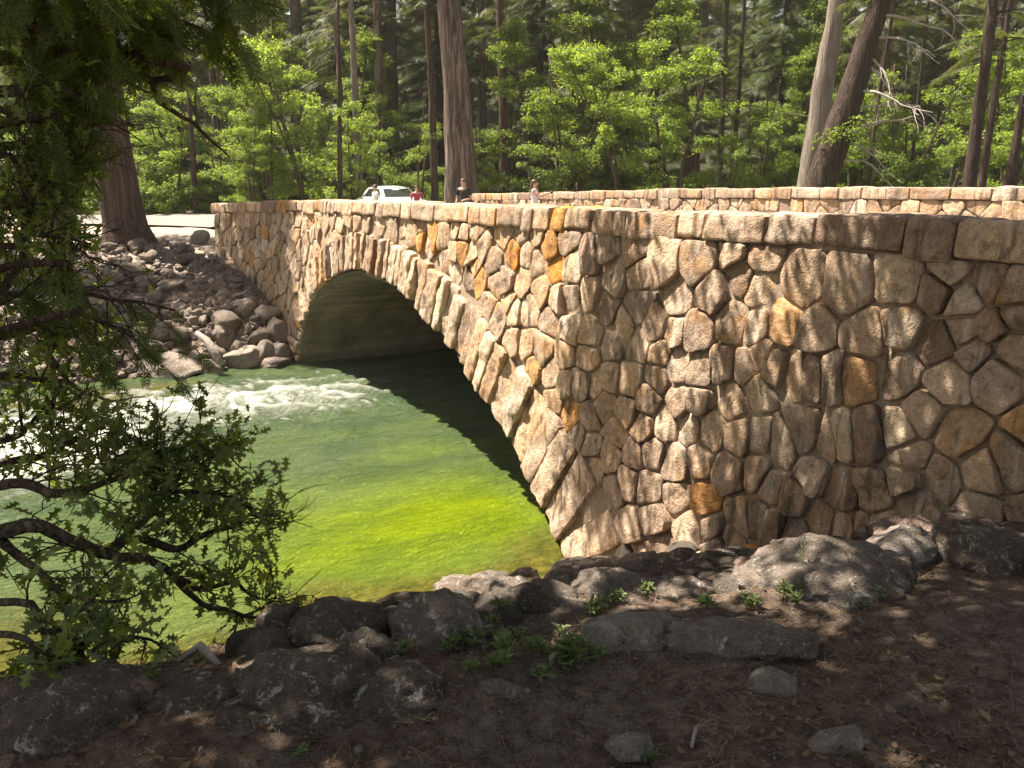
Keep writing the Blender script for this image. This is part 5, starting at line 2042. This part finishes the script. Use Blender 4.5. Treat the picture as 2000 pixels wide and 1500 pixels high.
def person(loc, rz, ht, label, shirt, trousers, hair, longhair=False, arms=((.05, .10, 0), (-.05, .1, 0)), female=False, sleeve=True):
    """standing figure facing local -Y; arms: (elbow, hand) points per side in units of height"""
    k = ht
    sw = .105 if female else .122
    N = [((0, 0, .52 * k), .085 * k * .95, .06 * k), ((0, -.005, .60 * k), .068 * k if female else .075 * k, .052 * k), ((0, 0, .70 * k), .08 * k, .058 * k), ((0, .006, .79 * k), .075 * k, .052 * k),
         ((0, .004, .845 * k), .032 * k, .032 * k), ((0, -.006, .885 * k), .042 * k, .05 * k), ((0, -.008, .935 * k), .047 * k, .058 * k), ((0, 0, .975 * k), .034 * k, .04 * k)]
    E_ = [(0, 1), (1, 2), (2, 3), (3, 4), (4, 5), (5, 6), (6, 7)]
    hip = {}
    for sg, st in ((1, .03), (-1, -.04)):
        i0 = len(N)
        N += [((sg * .052 * k, 0, .47 * k), .052 * k), ((sg * .055 * k, -.01 * k + st, .27 * k), .034 * k), ((sg * .055 * k, .012 * k + st, .045 * k), .022 * k), ((sg * .062 * k, -.075 * k + st, .018 * k), .022 * k, .016 * k)]
        E_ += [(0, i0), (i0, i0 + 1), (i0 + 1, i0 + 2), (i0 + 2, i0 + 3)]
        hip[sg] = i0
    arm = {}
    for sg, (el, ha) in zip((1, -1), arms):
        i0 = len(N)
        sh = np.array((sg * sw * k, 0, .795 * k))
        el = np.array(el) * k
        ha = np.array(ha) * k
        N += [(sh, .034 * k), (el, .024 * k), (ha, .017 * k)]
        E_ += [(3, i0), (i0, i0 + 1), (i0 + 1, i0 + 2)]
        hand_nodes(ha, ha - el, sg, N, E_, i0 + 2)
        arm[sg] = (sh, el, ha)
    V, Fc = skin_mesh(N, E_, 2)
    # face: nose, brow and chin pushed out of the head
    hc = np.array((0, -.008, .93 * k))
    body = mesh_obj('person', V, Fc, M['skin'], None, True)
    body.location = loc
    body.rotation_euler = (0, 0, rz)
    tag(body, label, 'person')
    fb = MB()
    v, f = ico(3)
    fb.add(v * [.008 * k, .012 * k, .014 * k] + [0, -.066 * k, .925 * k], f, 0)
    for sg in (1, -1):
        fb.add(v * [.006 * k, .012 * k, .016 * k] + [sg * .048 * k, 0, .93 * k], f, 0)
    fb.build('nose_and_ears', [M['skin']], body)
    fe = MB()
    for sg in (1, -1):
        fe.add(v * [.007 * k, .004 * k, .004 * k] + [sg * .02 * k, -.058 * k, .937 * k], f, 0)
    fe.add(v * [.014 * k, .005 * k, .003 * k] + [0, -.056 * k, .900 * k], f, 1)
    fe.build('eyes_and_mouth', [M['hair_dark'], M['shirt_pink']], body)
    # hair
    hv, hf = ico(4)
    hv = hv * [.054 * k, .064 * k, .058 * k] + [0, .006 * k, .948 * k]
    hv = hv * (1 + fbm(hv * 40, 2, 5)[:, None] * .0)
    keep = ~((hv[:, 1] < -.03 * k) & (hv[:, 2] < .955 * k)) & (hv[:, 2] > .905 * k)
    ok = np.array([keep[list(q)].all() for q in hf])
    hm = MB()
    hm.add(hv, [tuple(q) for q in hf[ok]])
    if longhair:
        hv2, hf2 = skin_mesh([((0, .035 * k, .95 * k), .045 * k, .035 * k), ((0, .05 * k, .88 * k), .05 * k, .03 * k), ((.01, .06 * k, .80 * k), .045 * k, .024 * k), ((.01, .065 * k, .72 * k), .022 * k, .014 * k)], [(0, 1), (1, 2), (2, 3)], 2)
        hm.add(hv2, hf2)
    hm.build('hair', [M[hair]], body)
    g_ = .008 * k
    SN_ = [((0, 0, .50 * k), .09 * k + g_, .066 * k + g_), ((0, -.005, .60 * k), (.07 if female else .077) * k + g_, .054 * k + g_), ((0, 0, .70 * k), .082 * k + g_, .06 * k + g_), ((0, .006, .785 * k), .075 * k + g_, .052 * k + g_), ((0, .004, .825 * k), .04 * k, .04 * k)]
    SE = [(0, 1), (1, 2), (2, 3), (3, 4)]
    for sg in (1, -1):
        sh, el, ha = arm[sg]
        i0 = len(SN_)
        tip = sh + (el - sh) * (.72 if sleeve else .12)
        SN_ += [(sh, .036 * k + g_), (tip, (.030 if sleeve else .034) * k + g_)]
        SE += [(3, i0), (i0, i0 + 1)]
    V, Fc = skin_mesh(SN_, SE, 2)
    mesh_obj('shirt', V, Fc, M[shirt], body, True)
    TN = [((0, 0, .525 * k), .086 * k + g_ * .6, .062 * k + g_ * .6), ((0, 0, .49 * k), .085 * k + g_, .062 * k + g_)]
    TE = [(0, 1)]
    for sg, st in ((1, .03), (-1, -.04)):
        i0 = len(TN)
        TN += [((sg * .052 * k, 0, .45 * k), .054 * k + g_), ((sg * .055 * k, -.01 * k + st, .27 * k), .037 * k + g_), ((sg * .055 * k, .012 * k + st, .06 * k), .03 * k + g_)]
        TE += [(1, i0), (i0, i0 + 1), (i0 + 1, i0 + 2)]
    V, Fc = skin_mesh(TN, TE, 2)
    mesh_obj('trousers', V, Fc, M[trousers], body, True)
    return body


def deck_z(s):
    return float(np.interp(s, [-7, 4, 12, 17.5], [2.66, 2.66, 2.52, 2.40]))


def stand(px, D):
    p = ray(px, 380)
    p = p * (D / p[1])
    s, o = so(p[0], p[1])
    z = deck_z(s) if (s < 17.5 and -8.45 < o < -.75) else gz(p[0], p[1]) + .05
    return (p[0], p[1], z)


ARM_DN = (((.15, .0, .62), (.155, -.05, .48)), ((-.15, .0, .62), (-.155, -.05, .48)))
person(stand(1044, 24.5), math.radians(78), 1.52, 'long-haired woman in a white sleeveless top holding a camera by the far parapet', 'shirt_white', 'trousers_dark', 'hair_brown', True,
       (((.13, -.10, .69), (.05, -.25, .745)), ((-.13, -.10, .69), (-.03, -.25, .745))), True, False)
person(stand(905, 28.5), math.radians(-25), 1.72, 'man in a black T-shirt with one bent arm in front of the massive pine', 'shirt_black', 'trousers_tan', 'hair_brown', False,
       (((.16, .02, .62), (.10, -.13, .60)), ((-.155, .03, .62), (-.15, -.04, .49))))
person(stand(814, 32), math.radians(20), 1.48, 'person in a dark pink shirt standing right of the parked car', 'shirt_pink', 'trousers_dark', 'hair_dark', False, ARM_DN)
person(stand(733, 32.5), math.radians(-60), 1.5, 'person in a white shirt standing in front of the parked car', 'shirt_white', 'trousers_tan', 'hair_brown', False, ARM_DN)

# camera in the woman's hands
wp_ = Vector(stand(1044, 24.5))
cm = MB()
idm = lambda a, b, c: np.stack([a, b, c], -1)
rq = np.random.default_rng(1)
add_block(cm, (0, 0, 0), (.05, .02, .032), idm, rq, .008, 0, (.03, .03, .03), (3, 3, 3))
v, f = tube([(0, -.02, 0), (0, -.05, 0)], [.024, .022], 12)
cm.add(v, f)
ang = math.radians(78)
off = Matrix.Rotation(ang, 3, 'Z') @ Vector((.01 * 1.52, -.315 * 1.52, .765 * 1.52))
o = cm.build('camera_body', [M['tyre']], None, True, loc=tuple(wp_ + off))
o.rotation_euler = (0, 0, ang)
o.name = 'hand_camera'
tag(o, 'small dark camera held out by the woman on the bridge', 'camera')

# ------------------------------------------------------------------ parked car
cx_, cy_, cz_ = at_px(766, 35.5)
car = empty('parked_car', (cx_, cy_, cz_ + .06), math.radians(-58))
tag(car, 'white sedan parked beyond the bridge among the trees', 'car')
mb = MB()
V, Fc = rbox((22, 10, 8))
hl = np.array([2.25, .87, .34])
p = V * hl
r_ = .16
q = np.clip(p, -(hl - r_), hl - r_)
dd = p - q
p = q + r_ * dd / (np.linalg.norm(dd, axis=1)[:, None] + 1e-9)
up = (p[:, 2] > 0)
p[:, 2] -= up * (sstep(.9, 2.25, p[:, 0]) * .12 + sstep(-1.5, -2.25, p[:, 0]) * .06)
p[:, 1] *= 1 - .12 * np.abs(p[:, 0] / 2.25) ** 4
p[:, 2] += .62
mb.add(p, Fc)
V, Fc = rbox((14, 8, 6))
p = V * [1.0, 1.0, 1.0]
t_ = (p[:, 2] + 1) / 2
xs = np.where(p[:, 0] > 0, 1.05 - .62 * t_, 1.35 - .50 * t_)
cab = np.stack([p[:, 0] * xs - .12, p[:, 1] * (.80 - .17 * t_), .92 + t_ * .5 - .05 * (p[:, 0] * .8) ** 2 * t_ - .03 * p[:, 1] ** 2 * t_], -1)
mb.add(cab, Fc)
mb.build('body', [M['car_paint']], car)


def cab_pt(u, v, w, out=.012):
    t = (w + 1) / 2
    x = u * ((1.05 - .62 * t) if u > 0 else (1.35 - .5 * t)) - .12
    y = v * (.80 - .17 * t)
    z = .92 + t * .5 - .05 * (u * .8) ** 2 * t - .03 * v * v * t
    return np.array([x + np.sign(u) * out * (abs(u) >= 1), y + np.sign(v) * out * (abs(v) >= 1), z + out * .6 * (abs(u) >= 1)])


def pane(name, corners):
    A = np.array([cab_pt(*c) for c in corners])
    c0_ = np.array([-.12, 0, 1.0])
    B = A + unit(c0_ - A) * .03
    Vp = np.vstack([A, B])
    mesh_obj(name, Vp, [(0, 1, 2, 3), (7, 6, 5, 4), (0, 4, 5, 1), (1, 5, 6, 2), (2, 6, 7, 3), (3, 7, 4, 0)], M['car_glass'], car, False)


pane('windscreen', [(1, -.86, -.7), (1, .86, -.7), (1, .86, .72), (1, -.86, .72)])
pane('rear_window', [(-1, .82, -.6), (-1, -.82, -.6), (-1, -.82, .72), (-1, .82, .72)])
for sg in (-1, 1):
    pane('side_window', [(.02, sg, -.7), (.86, sg, -.7), (.74, sg, .66), (.02, sg, .72)])
    pane('side_window', [(-.82, sg, -.7), (-.04, sg, -.7), (-.04, sg, .72), (-.74, sg, .66)])
for x_ in (1.38, -1.36):
    for sg in (-1, 1):
        an = np.linspace(0, 2 * PI, 28, endpoint=False)
        prof = [(.31, -.10), (.325, -.07), (.325, .07), (.31, .10), (.21, .10), (.20, .06)]
        Vw = np.array([(x_ + r1 * math.cos(a_), sg * .80 + sg * y1, .325 + r1 * math.sin(a_)) for r1, y1 in prof for a_ in an])
        Fw = [(i * 28 + j, i * 28 + (j + 1) % 28, (i + 1) * 28 + (j + 1) % 28, (i + 1) * 28 + j) for i in range(len(prof) - 1) for j in range(28)]
        wl = mesh_obj('wheel', Vw, Fw, M['tyre'], car, True)
        Vr = [(x_, sg * .87, .325)] + [(x_ + .205 * math.cos(a_), sg * .885, .325 + .205 * math.sin(a_)) for a_ in an]
        mesh_obj('rim', Vr, [(0, 1 + j, 1 + (j + 1) % 28) for j in range(28)], M['rim'], wl, False)
for sg in (-1, 1):
    hb = MB()
    add_block(hb, (2.17, sg * .62, .68), (.06, .15, .07), idm, rq, .03, 0, None, (4, 4, 4))
    hb.build('headlight', [M['lamp_clear']], car)
    hb = MB()
    add_block(hb, (-2.18, sg * .62, .74), (.05, .15, .07), idm, rq, .03, 0, None, (4, 4, 4))
    hb.build('tail_light', [M['lamp_red']], car)
    hb = MB()
    add_block(hb, (.72, sg * .93, 1.0), (.07, .09, .06), idm, rq, .03, 0, None, (4, 4, 4))
    hb.build('wing_mirror', [M['car_paint']], car)

# ------------------------------------------------------------------ camera, light, world
cam = bpy.data.cameras.new('camera')
cam.sensor_width = 36
cam.lens = 36 * F / 2000
cam.clip_end = 2000
cam.clip_start = .05
co_ = bpy.data.objects.new('camera', cam)
COL.objects.link(co_)
co_.location = (0, 0, H)
co_.rotation_euler = (PI / 2 - TH, 0, 0)
SC.camera = co_

SUN_EL = math.radians(61)
h_ = .83 * AX + .56 * NO
h_ = h_ / np.linalg.norm(h_)
SD = Vector((h_[0] * math.cos(SUN_EL), h_[1] * math.cos(SUN_EL), math.sin(SUN_EL)))
sun = bpy.data.lights.new('sun', 'SUN')
sun.energy = 5
sun.angle = math.radians(.53)
sun.color = (1, .885, .74)
sl = bpy.data.objects.new('sun', sun)
COL.objects.link(sl)
sl.rotation_euler = SD.to_track_quat('Z', 'Y').to_euler()
W = bpy.data.worlds.new('World')
SC.world = W
W.use_nodes = True
nt = W.node_tree
bg = nt.nodes['Background']
sky = nt.nodes.new('ShaderNodeTexSky')
sky.sky_type = 'NISHITA'
sky.sun_disc = False
sky.sun_elevation = SUN_EL
sky.sun_rotation = math.atan2(h_[0], h_[1])
mx = nt.nodes.new('ShaderNodeMix')
mx.data_type = 'RGBA'
mx.blend_type = 'MULTIPLY'
mx.inputs[0].default_value = 1
mx.inputs[7].default_value = (1.25, .92, .66, 1)
nt.links.new(sky.outputs[0], mx.inputs[6])
nt.links.new(mx.outputs[2], bg.inputs[0])
bg.inputs[1].default_value = .06
vs = SC.view_settings
vs.view_transform = 'Standard'
vs.look = 'None'
vs.exposure = 2.0
vs.gamma = 1
SC.cycles.max_bounces = 6
SC.cycles.diffuse_bounces = 3
SC.cycles.transmission_bounces = 3
SC.cycles.sample_clamp_indirect = 4


# the dusty air of the wood
hv_, hf_ = rbox((1, 1, 1))
hz = mesh_obj('haze', hv_ * [150, 95, 34] + [0, 60, 32], hf_, M['mortar'], None, False)
hz.data.materials.clear()
m, nt_, out_ = mat('haze')
pv_ = nt_.nodes.new('ShaderNodeVolumePrincipled')
pv_.inputs['Color'].default_value = (.95, .94, .88, 1)
pv_.inputs['Density'].default_value = .0003
pv_.inputs['Anisotropy'].default_value = .2
nt_.links.new(pv_.outputs[0], out_.inputs['Volume'])
hz.data.materials.append(m)
tag(hz, kind='stuff')
SC.cycles.volume_bounces = 1
